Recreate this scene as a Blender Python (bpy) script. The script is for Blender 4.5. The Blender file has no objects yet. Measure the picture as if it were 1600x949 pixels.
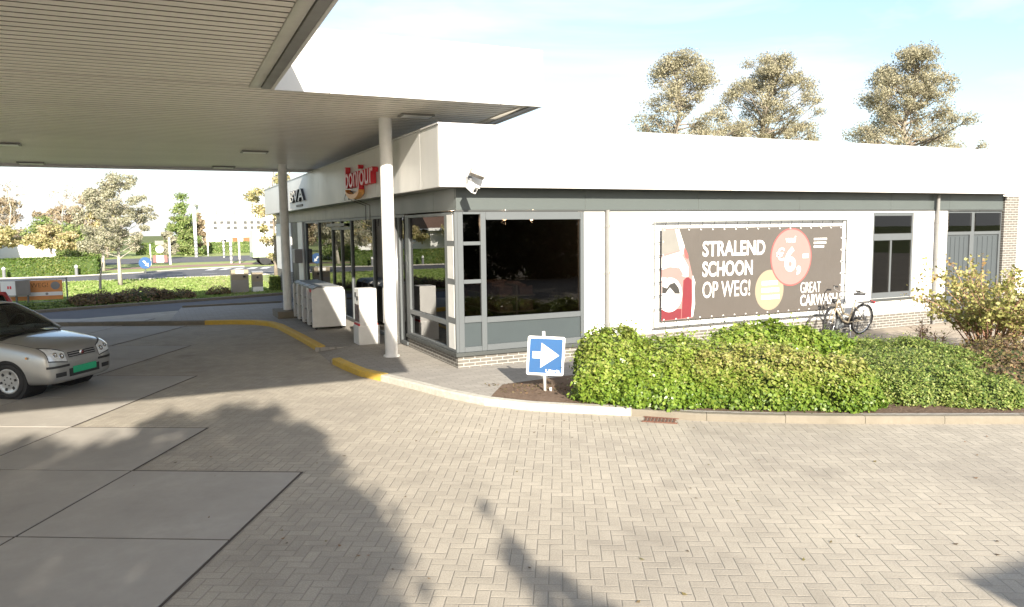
import bpy, bmesh, math, random
import numpy as np
from mathutils import Vector, Matrix
random.seed(7)
RNG = np.random.default_rng(11)
C = bpy.context.scene.collection
SC = bpy.context.scene

# ------------------------------------------------------------------ camera, sky, sun, exposure
CAM_H = 2.6
cd = bpy.data.cameras.new('camera'); cam = bpy.data.objects.new('camera', cd); C.objects.link(cam)
RM = ((0.9055018, 0.0525262, -0.4210789), (-0.4241693, 0.0836977, -0.9017068), (-0.0121199, 0.9951059, 0.0980684))
mw = Matrix(RM).to_4x4(); mw.translation = Vector((0, 0, CAM_H)); cam.matrix_world = mw
cd.sensor_width = 36; cd.lens = 1190.46/1600*36; cd.clip_start = 0.05; cd.clip_end = 2000
SC.camera = cam

SUN = Vector((0.44, 2.385, -1.0)).normalized()
EL = math.asin(-SUN.z); AZ = math.atan2(-SUN.x, -SUN.y)
ld = bpy.data.lights.new('sun', 'SUN'); ld.energy = 4.6; ld.angle = math.radians(0.5); ld.color = (1.0, 0.92, 0.79)
lo = bpy.data.objects.new('sun', ld); C.objects.link(lo); lo.rotation_euler = SUN.to_track_quat('-Z', 'Y').to_euler()
lo.location = (-8, -40, 30)

SC.view_settings.view_transform = 'Standard'; SC.view_settings.look = 'None'
SC.view_settings.exposure = 1.42; SC.view_settings.gamma = 1.0
SC.view_settings.use_curve_mapping = False
SC.cycles.max_bounces = 8; SC.cycles.transparent_max_bounces = 12; SC.cycles.use_denoising = True

W = bpy.data.worlds.new('World'); SC.world = W; W.use_nodes = True
def build_world():
    nt = W.node_tree; nt.nodes.clear(); N = nt.nodes.new; L = nt.links.new
    out = N('ShaderNodeOutputWorld'); bg = N('ShaderNodeBackground'); bg.inputs[1].default_value = 0.104
    sky = N('ShaderNodeTexSky'); sky.sky_type = 'NISHITA'; sky.sun_disc = False
    sky.sun_elevation = EL; sky.sun_rotation = AZ; sky.air_density = 1.0; sky.dust_density = 1.2; sky.ozone_density = 1.5
    tc = N('ShaderNodeTexCoord'); mp = N('ShaderNodeMapping'); mp.inputs['Scale'].default_value = (1.0, 1.6, 5.5)
    mp.inputs['Rotation'].default_value = (0.0, 0.25, 0.6)
    n1 = N('ShaderNodeTexNoise'); n1.inputs['Scale'].default_value = 2.1; n1.inputs['Detail'].default_value = 7; n1.inputs['Roughness'].default_value = 0.55
    n1.inputs['Distortion'].default_value = 0.4
    rp = N('ShaderNodeValToRGB'); rp.color_ramp.elements[0].position = 0.46; rp.color_ramp.elements[1].position = 0.72; rp.color_ramp.elements[0].color = (0.10, 0.10, 0.10, 1)
    # thin veil of cloud, thicker towards the horizon
    sp = N('ShaderNodeSeparateXYZ'); mr = N('ShaderNodeMapRange')
    mr.inputs['From Min'].default_value = 0.02; mr.inputs['From Max'].default_value = 0.17
    mr.inputs['To Min'].default_value = 1.0; mr.inputs['To Max'].default_value = 0.0
    mx = N('ShaderNodeMath'); mx.operation = 'MAXIMUM'
    ml = N('ShaderNodeMath'); ml.operation = 'MULTIPLY'; ml.inputs[1].default_value = 0.85
    mix = N('ShaderNodeMix'); mix.data_type = 'RGBA'
    mix.inputs['B'].default_value = (4.2, 4.3, 4.4, 1)
    L(tc.outputs['Generated'], mp.inputs['Vector']); L(mp.outputs[0], n1.inputs['Vector']); L(n1.outputs['Fac'], rp.inputs[0])
    L(tc.outputs['Generated'], sp.inputs[0]); L(sp.outputs['Z'], mr.inputs['Value'])
    L(rp.outputs[0], mx.inputs[0]); L(mr.outputs[0], mx.inputs[1]); L(mx.outputs[0], ml.inputs[0])
    L(ml.outputs[0], mix.inputs['Factor']); L(sky.outputs[0], mix.inputs['A']); L(mix.outputs['Result'], bg.inputs[0]); L(bg.outputs[0], out.inputs[0])
build_world()

# ------------------------------------------------------------------ material helpers
class V:
    """tiny expression wrapper round node sockets"""
    def __init__(s, nt, sock): s.nt = nt; s.s = sock
    def op(s, kind, b=None, c=None):
        n = s.nt.nodes.new('ShaderNodeMath'); n.operation = kind
        s.nt.links.new(s.s, n.inputs[0])
        for i, q in ((1, b), (2, c)):
            if q is None: continue
            if isinstance(q, V): s.nt.links.new(q.s, n.inputs[i])
            else: n.inputs[i].default_value = q
        return V(s.nt, n.outputs[0])
    def __add__(s, b): return s.op('ADD', b)
    def __sub__(s, b): return s.op('SUBTRACT', b)
    def __mul__(s, b): return s.op('MULTIPLY', b)
    def lt(s, b): return s.op('LESS_THAN', b)
    def gt(s, b): return s.op('GREATER_THAN', b)
    def floor(s): return s.op('FLOOR')
    def mod(s, b): return s.op('FLOORED_MODULO', b)
    def mn(s, b): return s.op('MINIMUM', b)
    def mx(s, b): return s.op('MAXIMUM', b)
    def inv(s): return V(s.nt, s.nt_const(1.0)) - s
    def nt_const(s, v):
        n = s.nt.nodes.new('ShaderNodeValue'); n.outputs[0].default_value = v; return n.outputs[0]

def newmat(name):
    m = bpy.data.materials.new(name); m.use_nodes = True
    nt = m.node_tree; b = nt.nodes['Principled BSDF']
    return m, nt, b

def noise(nt, scale, detail=4, rough=0.55, coord='Object', stretch=None):
    tc = nt.nodes.new('ShaderNodeTexCoord'); n = nt.nodes.new('ShaderNodeTexNoise')
    n.inputs['Scale'].default_value = scale; n.inputs['Detail'].default_value = detail; n.inputs['Roughness'].default_value = rough
    if coord == 'Pos':
        g = nt.nodes.new('ShaderNodeNewGeometry'); src = g.outputs['Position']
    else: src = tc.outputs[coord]
    if stretch:
        mp = nt.nodes.new('ShaderNodeMapping'); mp.inputs['Scale'].default_value = stretch
        nt.links.new(src, mp.inputs[0]); src = mp.outputs[0]
    nt.links.new(src, n.inputs['Vector'])
    return n

def mixc(nt, fac, a, b, blend='MIX'):
    m = nt.nodes.new('ShaderNodeMix'); m.data_type = 'RGBA'; m.blend_type = blend
    for key, q in (('Factor', fac), ('A', a), ('B', b)):
        if isinstance(q, V): nt.links.new(q.s, m.inputs[key])
        elif hasattr(q, 'links'): nt.links.new(q, m.inputs[key])
        elif key == 'Factor': m.inputs[key].default_value = q
        else: m.inputs[key].default_value = (*q, 1) if len(q) == 3 else q
    return m.outputs['Result']

def maprange(nt, s, a, b, c=0.0, d=1.0):
    n = nt.nodes.new('ShaderNodeMapRange'); n.inputs[1].default_value = a; n.inputs[2].default_value = b
    n.inputs[3].default_value = c; n.inputs[4].default_value = d
    nt.links.new(s.s if isinstance(s, V) else s, n.inputs[0]); return n.outputs[0]

def bump(nt, b, h, strength=0.3, dist=0.01):
    n = nt.nodes.new('ShaderNodeBump'); n.inputs['Strength'].default_value = strength; n.inputs['Distance'].default_value = dist
    nt.links.new(h.s if isinstance(h, V) else h, n.inputs['Height']); nt.links.new(n.outputs[0], b.inputs['Normal'])

def simple(name, col, rough=0.5, metal=0.0, var=0.10, scale=3.0, coat=0.0, spec=0.5, stretch=None, emis=None):
    """procedural paint / metal / stone: base colour with soft worn variation"""
    m, nt, b = newmat(name)
    n = noise(nt, scale, 5, 0.6, 'Object', stretch)
    lo_ = tuple(c*(1-var) for c in col); hi_ = tuple(min(1, c*(1+var*0.6)) for c in col)
    nt.links.new(mixc(nt, maprange(nt, n.outputs['Fac'], 0.3, 0.7), lo_, hi_), b.inputs['Base Color'])
    nt.links.new(maprange(nt, n.outputs['Fac'], 0.25, 0.75, min(1, rough*1.15), rough*0.85), b.inputs['Roughness'])
    b.inputs['Metallic'].default_value = metal; b.inputs['Coat Weight'].default_value = coat
    b.inputs['Specular IOR Level'].default_value = spec
    if emis: b.inputs['Emission Color'].default_value = (*emis[:3], 1); b.inputs['Emission Strength'].default_value = emis[3]
    return m

def position(nt, rot=0.0, scale=1.0):
    g = nt.nodes.new('ShaderNodeNewGeometry'); mp = nt.nodes.new('ShaderNodeMapping'); mp.vector_type = 'POINT'
    mp.inputs['Rotation'].default_value = (0, 0, rot); mp.inputs['Scale'].default_value = (scale,)*3
    nt.links.new(g.outputs['Position'], mp.inputs[0])
    sp = nt.nodes.new('ShaderNodeSeparateXYZ'); nt.links.new(mp.outputs[0], sp.inputs[0])
    return V(nt, sp.outputs[0]), V(nt, sp.outputs[1]), V(nt, sp.outputs[2])

def wnoise(nt, x, y, z=None):
    c = nt.nodes.new('ShaderNodeCombineXYZ'); nt.links.new(x.s, c.inputs[0]); nt.links.new(y.s, c.inputs[1])
    if z is not None: nt.links.new(z.s, c.inputs[2])
    w = nt.nodes.new('ShaderNodeTexWhiteNoise'); nt.links.new(c.outputs[0], w.inputs['Vector']); return V(nt, w.outputs['Value'])

PAD_ANG = math.radians(61.3)
def paver_mat(name, base, rot, unit=0.103, dark=0.79):
    m, nt, b = newmat(name)
    x, y, _ = position(nt, rot, 1.0/unit)
    i, j = x.floor(), y.floor(); fx, fy = x - i, y - j
    k = (i - j).mod(4.0)
    hor = k.lt(1.5); ver = hor.op('SUBTRACT', None) if False else (hor*-1.0 + 1.0)
    k1 = k.gt(0.5)*k.lt(1.5); k2 = k.gt(1.5)*k.lt(2.5)
    lx = fx + k1; ly = fy + k2
    ex = lx.mn((lx*-1.0 + 1.0) + hor)            # bricks run 2 units along x when horizontal
    ey = ly.mn((ly*-1.0 + 1.0) + ver)
    e = ex.mn(ey)
    joint = V(nt, maprange(nt, e, 0.015, 0.075))
    rnd = wnoise(nt, i - k1, j - k2, hor)
    big = noise(nt, 0.35, 6, 0.62, 'Pos'); fine = noise(nt, 75, 3, 0.75, 'Pos'); mid = noise(nt, 2.6, 5, 0.65, 'Pos')
    c = mixc(nt, rnd, tuple(q*0.93 for q in base), tuple(q*1.06 for q in base))
    c = mixc(nt, maprange(nt, big.outputs['Fac'], 0.38, 0.64), tuple(q for q in (0.84, 0.83, 0.84)), (1.06, 1.04, 1.0), 'MULTIPLY') if False else c
    mul = nt.nodes.new('ShaderNodeMix'); mul.data_type = 'RGBA'; mul.blend_type = 'MULTIPLY'; mul.inputs['Factor'].default_value = 1
    nt.links.new(c, mul.inputs['A'])
    st = mixc(nt, maprange(nt, big.outputs['Fac'], 0.36, 0.66), (0.84, 0.83, 0.83), (1.08, 1.07, 1.05)); nt.links.new(st, mul.inputs['B'])
    c = mul.outputs['Result']
    mul = nt.nodes.new('ShaderNodeMix'); mul.data_type = 'RGBA'; mul.blend_type = 'MULTIPLY'; mul.inputs['Factor'].default_value = 1
    nt.links.new(c, mul.inputs['A'])
    st = mixc(nt, V(nt, maprange(nt, fine.outputs['Fac'], 0.3, 0.7))*0.68 + V(nt, maprange(nt, mid.outputs['Fac'], 0.3, 0.7))*0.32, (0.70, 0.70, 0.70), (1.26, 1.26, 1.25)); nt.links.new(st, mul.inputs['B'])
    c = mul.outputs['Result']
    c = mixc(nt, joint, tuple(q*dark for q in base), c)
    # oil drips and old stains
    wz = noise(nt, 0.22, 4, 0.6, 'Pos', (1.0, 0.28, 1.0)); c = mixc(nt, maprange(nt, wz.outputs['Fac'], 0.52, 0.70, 0, 0.20), c, (0.20, 0.175, 0.15))
    sp = noise(nt, 0.9, 3, 0.5, 'Pos'); c = mixc(nt, maprange(nt, sp.outputs['Fac'], 0.60, 0.74, 0, 0.34), c, (0.13, 0.115, 0.10))
    nt.links.new(c, b.inputs['Base Color']); b.inputs['Roughness'].default_value = 0.85
    b.inputs['Specular IOR Level'].default_value = 0.3
    bump(nt, b, joint*0.8 + V(nt, fine.outputs['Fac'])*0.35, 0.75, 0.009)
    return m

def tile_mat(name, base, rot, sx, sy, dark=0.6):
    m, nt, b = newmat(name)
    x, y, _ = position(nt, rot, 1.0)
    ry = y*(1/sy); row = ry.floor(); off = row.mod(2.0)*0.5; rx = x*(1/sx) + off; col = rx.floor()
    fx, fy = (rx - col)*sx, (ry - row)*sy
    e = fx.mn(fx*-1.0 + sx).mn(fy.mn(fy*-1.0 + sy))
    joint = V(nt, maprange(nt, e, 0.003, 0.008)); rnd = wnoise(nt, col, row)
    fine = noise(nt, 40, 3, 0.7, 'Pos'); big = noise(nt, 0.7, 5, 0.6, 'Pos')
    c = mixc(nt, rnd, tuple(q*0.88 for q in base), tuple(q*1.08 for q in base))
    c = mixc(nt, maprange(nt, big.outputs['Fac'], 0.35, 0.65, 0.35, 0), c, tuple(q*0.65 for q in base))
    c = mixc(nt, maprange(nt, fine.outputs['Fac'], 0.3, 0.7, 0.25, 0), c, tuple(q*0.6 for q in base))
    c = mixc(nt, joint, tuple(q*dark for q in base), c)
    nt.links.new(c, b.inputs['Base Color']); b.inputs['Roughness'].default_value = 0.85; b.inputs['Specular IOR Level'].default_value = 0.3
    bump(nt, b, joint + V(nt, fine.outputs['Fac'])*0.3, 0.4, 0.005)
    return m

def brick_mat(name, c1, c2, mortar, axis):
    m, nt, b = newmat(name)
    g = nt.nodes.new('ShaderNodeNewGeometry'); sp = nt.nodes.new('ShaderNodeSeparateXYZ'); nt.links.new(g.outputs['Position'], sp.inputs[0])
    cb = nt.nodes.new('ShaderNodeCombineXYZ'); nt.links.new(sp.outputs[0 if axis == 'x' else 1], cb.inputs[0]); nt.links.new(sp.outputs[2], cb.inputs[1])
    t = nt.nodes.new('ShaderNodeTexBrick'); t.inputs['Scale'].default_value = 1.0
    t.inputs['Brick Width'].default_value = 0.22; t.inputs['Row Height'].default_value = 0.063; t.inputs['Mortar Size'].default_value = 0.008
    t.inputs['Mortar Smooth'].default_value = 0.2; t.inputs['Bias'].default_value = 0.0
    t.inputs['Color1'].default_value = (*c1, 1); t.inputs['Color2'].default_value = (*c2, 1); t.inputs['Mortar'].default_value = (*mortar, 1)
    nt.links.new(cb.outputs[0], t.inputs['Vector'])
    n = noise(nt, 9, 5, 0.65, 'Pos')
    c = mixc(nt, maprange(nt, n.outputs['Fac'], 0.3, 0.7, 0.3, 0), t.outputs['Color'], tuple(q*0.6 for q in c1))
    nt.links.new(c, b.inputs['Base Color']); b.inputs['Roughness'].default_value = 0.85
    bump(nt, b, V(nt, t.outputs['Fac'])*-1.0 + V(nt, n.outputs['Fac'])*0.3, 0.5, 0.006)
    return m

def leaf_mat(name, stops, trans=0.35, rough=0.5, spec=0.4):
    """leaf colours picked per leaf from a ramp"""
    m, nt, b = newmat(name)
    a = nt.nodes.new('ShaderNodeAttribute'); a.attribute_name = 'tint'
    r = nt.nodes.new('ShaderNodeValToRGB'); els = r.color_ramp.elements
    els[0].position = 0; els[0].color = (*stops[0], 1); els[1].position = 1; els[1].color = (*stops[-1], 1)
    for q, s in enumerate(stops[1:-1]):
        e = els.new((q+1)/(len(stops)-1)); e.color = (*s, 1)
    nt.links.new(a.outputs['Fac'], r.inputs[0]); nt.links.new(r.outputs[0], b.inputs['Base Color'])
    b.inputs['Roughness'].default_value = rough; b.inputs['Specular IOR Level'].default_value = spec
    tr = nt.nodes.new('ShaderNodeBsdfTranslucent'); nt.links.new(r.outputs[0], tr.inputs[0])
    mx = nt.nodes.new('ShaderNodeMixShader'); mx.inputs[0].default_value = trans
    out = nt.nodes['Material Output']; nt.links.new(b.outputs[0], mx.inputs[1]); nt.links.new(tr.outputs[0], mx.inputs[2]); nt.links.new(mx.outputs[0], out.inputs[0])
    return m

def glass_mat(name, tint, ior=1.5):
    m, nt, b = newmat(name); nt.nodes.remove(b)
    tr = nt.nodes.new('ShaderNodeBsdfTransparent'); tr.inputs[0].default_value = (*tint, 1)
    gl = nt.nodes.new('ShaderNodeBsdfGlossy'); gl.inputs['Roughness'].default_value = 0.004
    fr = nt.nodes.new('ShaderNodeFresnel'); fr.inputs[0].default_value = ior
    n = noise(nt, 0.9, 2, 0.5, 'Object'); bp = nt.nodes.new('ShaderNodeBump'); bp.inputs['Strength'].default_value = 0.02; bp.inputs['Distance'].default_value = 0.02
    nt.links.new(n.outputs['Fac'], bp.inputs['Height']); nt.links.new(bp.outputs[0], gl.inputs['Normal'])
    mx = nt.nodes.new('ShaderNodeMixShader'); nt.links.new(fr.outputs[0], mx.inputs[0]); nt.links.new(tr.outputs[0], mx.inputs[1]); nt.links.new(gl.outputs[0], mx.inputs[2])
    nt.links.new(mx.outputs[0], nt.nodes['Material Output'].inputs[0])
    return m

def ground_mat(name, cols, scale, rough=0.95, bumpd=0.03):
    m, nt, b = newmat(name)
    n1 = noise(nt, scale, 8, 0.7, 'Pos'); n2 = noise(nt, scale*9, 5, 0.7, 'Pos')
    c = mixc(nt, maprange(nt, n1.outputs['Fac'], 0.35, 0.65), cols[0], cols[1])
    c = mixc(nt, maprange(nt, n2.outputs['Fac'], 0.4, 0.7), c, cols[2])
    nt.links.new(c, b.inputs['Base Color']); b.inputs['Roughness'].default_value = rough; b.inputs['Specular IOR Level'].default_value = 0.2
    bump(nt, b, n2.outputs['Fac'], 0.6, bumpd)
    return m

def fascia_mat(name, col, rough=0.35):
    """white coated sheet with faint rain streaks"""
    m, nt, b = newmat(name)
    n = noise(nt, 1.0, 5, 0.6, 'Pos', (6.0, 6.0, 0.5)); n2 = noise(nt, 0.5, 3, 0.5, 'Pos')
    c = mixc(nt, maprange(nt, n.outputs['Fac'], 0.45, 0.8, 0, 0.22), col, tuple(q*0.8 for q in col))
    nt.links.new(c, b.inputs['Base Color']); nt.links.new(maprange(nt, n2.outputs['Fac'], 0.3, 0.7, rough*0.8, rough*1.3), b.inputs['Roughness'])
    bump(nt, b, n2.outputs['Fac'], 0.12, 0.03)
    return m

MT = {}
MT['paver'] = paver_mat('herringbone_pavers', (0.415, 0.375, 0.312), -PAD_ANG)
MT['walk'] = tile_mat('walkway_tiles', (0.36, 0.335, 0.30), 0.0, 0.30, 0.10)
MT['sandwalk'] = tile_mat('sand_tiles', (0.40, 0.34, 0.27), 0.0, 0.30, 0.30)
MT['slab'] = ground_mat('concrete_slab', (((0.33, 0.305, 0.27)), (0.44, 0.41, 0.365), (0.375, 0.345, 0.305)), 0.55, 0.8, 0.004)
MT['joint'] = simple('dark_joint', (0.07, 0.055, 0.045), 0.9)
MT['asphalt'] = ground_mat('asphalt', ((0.11, 0.11, 0.115), (0.15, 0.15, 0.155), (0.13, 0.13, 0.135)), 0.6, 0.9, 0.006)
MT['pink'] = ground_mat('red_asphalt', ((0.28, 0.18, 0.15), (0.34, 0.22, 0.18), (0.30, 0.2, 0.17)), 0.6)
MT['lawn'] = ground_mat('lawn', ((0.22, 0.28, 0.09), (0.28, 0.34, 0.12), (0.34, 0.35, 0.16)), 0.7)
MT['earth'] = ground_mat('field', ((0.10, 0.14, 0.04), (0.13, 0.16, 0.05), (0.15, 0.14, 0.07)), 0.3)
MT['soil'] = ground_mat('soil', ((0.10, 0.065, 0.045), (0.16, 0.11, 0.08), (0.20, 0.145, 0.105)), 2.0, 0.95, 0.05)
MT['kerb'] = ground_mat('kerb_concrete', ((0.18, 0.16, 0.125), (0.25, 0.22, 0.175), (0.21, 0.185, 0.145)), 1.6, 0.85, 0.004)
MT['kerbwhite'] = ground_mat('pale_kerb', ((0.44, 0.42, 0.37), (0.55, 0.53, 0.47), (0.38, 0.35, 0.30)), 1.6, 0.8, 0.004)
MT['kerbyellow'] = ground_mat('yellow_kerb_paint', ((0.62, 0.40, 0.06), (0.70, 0.48, 0.10), (0.52, 0.36, 0.10)), 2.2, 0.7, 0.004)
MT['roadwhite'] = simple('road_paint', (0.7, 0.7, 0.68), 0.7)
MT['white'] = fascia_mat('white_fascia', (0.64, 0.63, 0.605))
MT['wall'] = fascia_mat('white_render', (0.76, 0.75, 0.72), 0.7)
MT['soffit'] = simple('soffit_slat_paint', (0.84, 0.79, 0.69), 0.33, var=0.06, scale=0.6, stretch=(0.3, 2, 2))
MT['slat_shade_deck'] = simple('slat_shade_deck_paint', (0.17, 0.15, 0.12), 0.8)  # painted shade for the slat sides, also the roof deck colour
MT['trim'] = simple('soffit_trim', (0.66, 0.63, 0.56), 0.4)
MT['trimdark'] = simple('soffit_edge', (0.22, 0.215, 0.195), 0.35)
MT['band'] = simple('grey_band', (0.085, 0.098, 0.095), 0.35, var=0.06, scale=1.2)
MT['frame'] = simple('grey_window_frame', (0.105, 0.115, 0.12), 0.4, var=0.06)
MT['framedark'] = simple('dark_frame', (0.06, 0.062, 0.06), 0.4)
MT['panel'] = simple('slate_panel', (0.058, 0.070, 0.074), 0.3, var=0.08, scale=1.5)
MT['doorgrey'] = simple('door_paint', (0.065, 0.075, 0.08), 0.4, var=0.05)
MT['sill'] = simple('dark_sill', (0.06, 0.065, 0.062), 0.45)
MT['brick_s'] = brick_mat('pale_brick_south', (0.155, 0.142, 0.123), (0.122, 0.112, 0.098), (0.40, 0.385, 0.355), 'x')
MT['brick_w'] = brick_mat('pale_brick_west', (0.155, 0.142, 0.123), (0.122, 0.112, 0.098), (0.40, 0.385, 0.355), 'y')
MT['glass_s'] = glass_mat('tinted_glass', (0.38, 0.36, 0.34), 1.6)
MT['glass_w'] = glass_mat('coated_glass', (0.20, 0.22, 0.21), 2.3)
MT['glass_car'] = glass_mat('car_glass', (0.84, 0.90, 0.86), 1.5)
MT['interior'] = simple('shop_interior', (0.20, 0.19, 0.175), 0.7)
MT['dark'] = simple('dark_plastic', (0.03, 0.03, 0.032), 0.5)
MT['black'] = simple('black_rubber', (0.022, 0.022, 0.023), 0.75)
MT['tank'] = simple('post_white', (0.80, 0.79, 0.765), 0.4)
MT['galv'] = simple('galvanised_steel', (0.20, 0.205, 0.195), 0.4, 0.6)
MT['steel'] = simple('brushed_steel', (0.55, 0.56, 0.57), 0.3, 0.85)
MT['pipe'] = simple('pipe_grey', (0.21, 0.205, 0.195), 0.5)
MT['lampglow'] = simple('lamp_glass', (0.92, 0.91, 0.86), 0.3)
MT['red'] = simple('red_letters', (0.66, 0.03, 0.045), 0.35)
MT['pinkface'] = simple('pink_letter_face', (0.74, 0.42, 0.44), 0.35)
MT['orange'] = simple('orange_smile', (0.80, 0.40, 0.12), 0.4)
MT['blue'] = simple('sign_blue', (0.018, 0.085, 0.225), 0.35)
MT['signwhite'] = simple('sign_white', (0.80, 0.80, 0.78), 0.4, var=0.03)
MT['canvas'] = simple('banner_canvas', (0.098, 0.086, 0.076), 0.42, var=0.06, scale=1.0)
def crease(m):
    nt = m.node_tree; n = noise(nt, 1.0, 3, 0.5, 'Pos', (1.3, 1.0, 0.9)); n2 = noise(nt, 1.0, 2, 0.5, 'Pos', (9.0, 1.0, 1.5))
    bump(nt, nt.nodes['Principled BSDF'], V(nt, n.outputs['Fac']) + V(nt, n2.outputs['Fac'])*0.08, 0.5, 0.10)
crease(MT['canvas'])
MT['b_red'] = simple('banner_pale_red', (0.36, 0.175, 0.16), 0.5, var=0.04)
MT['b_rim'] = simple('banner_red_rim', (0.33, 0.085, 0.08), 0.5)
MT['b_deep'] = simple('banner_deep_red', (0.17, 0.028, 0.035), 0.45)
MT['b_cream'] = simple('banner_cream', (0.28, 0.235, 0.165), 0.5, var=0.04)
MT['b_white'] = simple('banner_white', (0.74, 0.73, 0.70), 0.5, var=0.03)
MT['b_glass'] = simple('banner_pale_grey', (0.21, 0.20, 0.18), 0.5)
MT['b_dark'] = simple('banner_dark', (0.04, 0.037, 0.034), 0.5)
MT['ornbanner'] = simple('orange_banner', (0.62, 0.25, 0.075), 0.5)
MT['brown'] = simple('brown_print', (0.20, 0.08, 0.02), 0.5)
MT['greytaupe'] = simple('taupe_steel', (0.27, 0.245, 0.215), 0.5)
MT['bark'] = simple('bark', (0.24, 0.20, 0.155), 0.9, var=0.35, scale=9, stretch=(1, 1, 0.25))
MT['palebark'] = simple('pale_bark', (0.42, 0.38, 0.32), 0.85, var=0.3, scale=9)
MT['twig'] = simple('pink_twigs', (0.36, 0.20, 0.14), 0.8, var=0.2)
MT['tile'] = simple('brown_roof_tile', (0.16, 0.10, 0.075), 0.7, var=0.2, scale=6)
MT['housebrick'] = brick_mat('brown_brick', (0.24, 0.12, 0.085), (0.20, 0.10, 0.07), (0.35, 0.31, 0.28), 'x')
MT['farwhite'] = simple('far_white_cladding', (0.78, 0.78, 0.76), 0.6, var=0.04, scale=0.3)
MT['truckgreen'] = simple('pale_green_paint', (0.42, 0.50, 0.36), 0.5)
MT['paint'] = simple('champagne_paint', (0.40, 0.40, 0.39), 0.32, 0.55, var=0.02, coat=0.9)
MT['redpaint'] = simple('red_paint', (0.45, 0.03, 0.035), 0.3, 0.1, var=0.02, coat=0.9)
MT['chrome'] = simple('chrome', (0.8, 0.8, 0.8), 0.12, 1.0, var=0.02)
MT['headlamp'] = simple('lamp_cluster', (0.85, 0.86, 0.85), 0.15, 0.15, var=0.22, scale=22, coat=1.0)
MT['plate'] = simple('green_plate', (0.03, 0.42, 0.20), 0.5)
MT['hub'] = simple('hub_cap', (0.55, 0.55, 0.54), 0.35, 0.7)
MT['seat'] = simple('seat_cloth', (0.16, 0.17, 0.175), 0.9)
MT['dash'] = simple('dashboard_grey', (0.13, 0.135, 0.135), 0.7)
MT['bluebottle'] = simple('blue_bottles', (0.05, 0.15, 0.42), 0.3)
MT['cabinet'] = simple('cabinet_plastic', (0.70, 0.70, 0.69), 0.4)
MT['cabgrey'] = simple('cabinet_grey', (0.20, 0.205, 0.21), 0.4)
MT['goods'] = simple('packets', (0.16, 0.11, 0.10), 0.6, var=0.7, scale=14)
MT['rust'] = simple('rusty_grate', (0.16, 0.075, 0.05), 0.8, var=0.3, scale=20)
MT['bikeframe'] = simple('sand_bike_paint', (0.42, 0.36, 0.27), 0.35, 0.3)
# foliage
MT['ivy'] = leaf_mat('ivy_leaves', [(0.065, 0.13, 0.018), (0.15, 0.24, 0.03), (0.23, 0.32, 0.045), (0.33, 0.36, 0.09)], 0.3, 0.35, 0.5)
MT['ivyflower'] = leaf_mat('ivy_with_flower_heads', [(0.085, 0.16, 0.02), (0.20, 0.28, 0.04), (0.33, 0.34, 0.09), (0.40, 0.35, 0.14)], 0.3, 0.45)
MT['ever'] = leaf_mat('fine_evergreen', [(0.08, 0.14, 0.025), (0.16, 0.23, 0.045), (0.24, 0.29, 0.07), (0.32, 0.34, 0.11)], 0.25, 0.5)
MT['core'] = simple('inner_twigs_and_leaves', (0.06, 0.095, 0.022), 0.95, var=0.4, scale=14)
MT['autumn'] = leaf_mat('autumn_leaves', [(0.18, 0.20, 0.05), (0.31, 0.31, 0.09), (0.42, 0.38, 0.15), (0.38, 0.22, 0.09)], 0.35, 0.5)
MT['brownshrub'] = leaf_mat('brown_shrub_leaves', [(0.11, 0.08, 0.05), (0.18, 0.12, 0.075), (0.19, 0.17, 0.06), (0.27, 0.14, 0.08)], 0.2, 0.6)
MT['poplar'] = leaf_mat('pale_gold_leaves', [(0.25, 0.235, 0.15), (0.34, 0.315, 0.20), (0.42, 0.38, 0.25), (0.50, 0.46, 0.34)], 0.35, 0.55)
MT['silver'] = leaf_mat('silvery_leaves', [(0.26, 0.25, 0.15), (0.36, 0.35, 0.23), (0.46, 0.45, 0.34), (0.40, 0.32, 0.22)], 0.35, 0.5)
MT['yellowtree'] = leaf_mat('yellow_crown_leaves', [(0.30, 0.31, 0.11), (0.46, 0.44, 0.20), (0.50, 0.40, 0.22), (0.56, 0.53, 0.34)], 0.35, 0.5)
MT['greentree'] = leaf_mat('green_crown_leaves', [(0.13, 0.20, 0.06), (0.20, 0.29, 0.08), (0.28, 0.34, 0.12), (0.36, 0.33, 0.17)], 0.35, 0.5)
MT['rusttree'] = leaf_mat('rust_leaves', [(0.30, 0.22, 0.14), (0.40, 0.31, 0.20), (0.46, 0.38, 0.26), (0.36, 0.36, 0.20)], 0.35, 0.5)
MT['darktree'] = leaf_mat('dark_leaves', [(0.02, 0.035, 0.01), (0.035, 0.055, 0.015), (0.05, 0.07, 0.02), (0.05, 0.045, 0.02)], 0.2, 0.6)
MT['hedge'] = leaf_mat('clipped_hedge_leaves', [(0.07, 0.13, 0.02), (0.11, 0.17, 0.03), (0.16, 0.21, 0.05), (0.24, 0.24, 0.07)], 0.3, 0.5)
MT['grass'] = leaf_mat('grass_blades', [(0.19, 0.28, 0.06), (0.25, 0.35, 0.09), (0.32, 0.38, 0.13), (0.38, 0.37, 0.19)], 0.4, 0.5)

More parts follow.
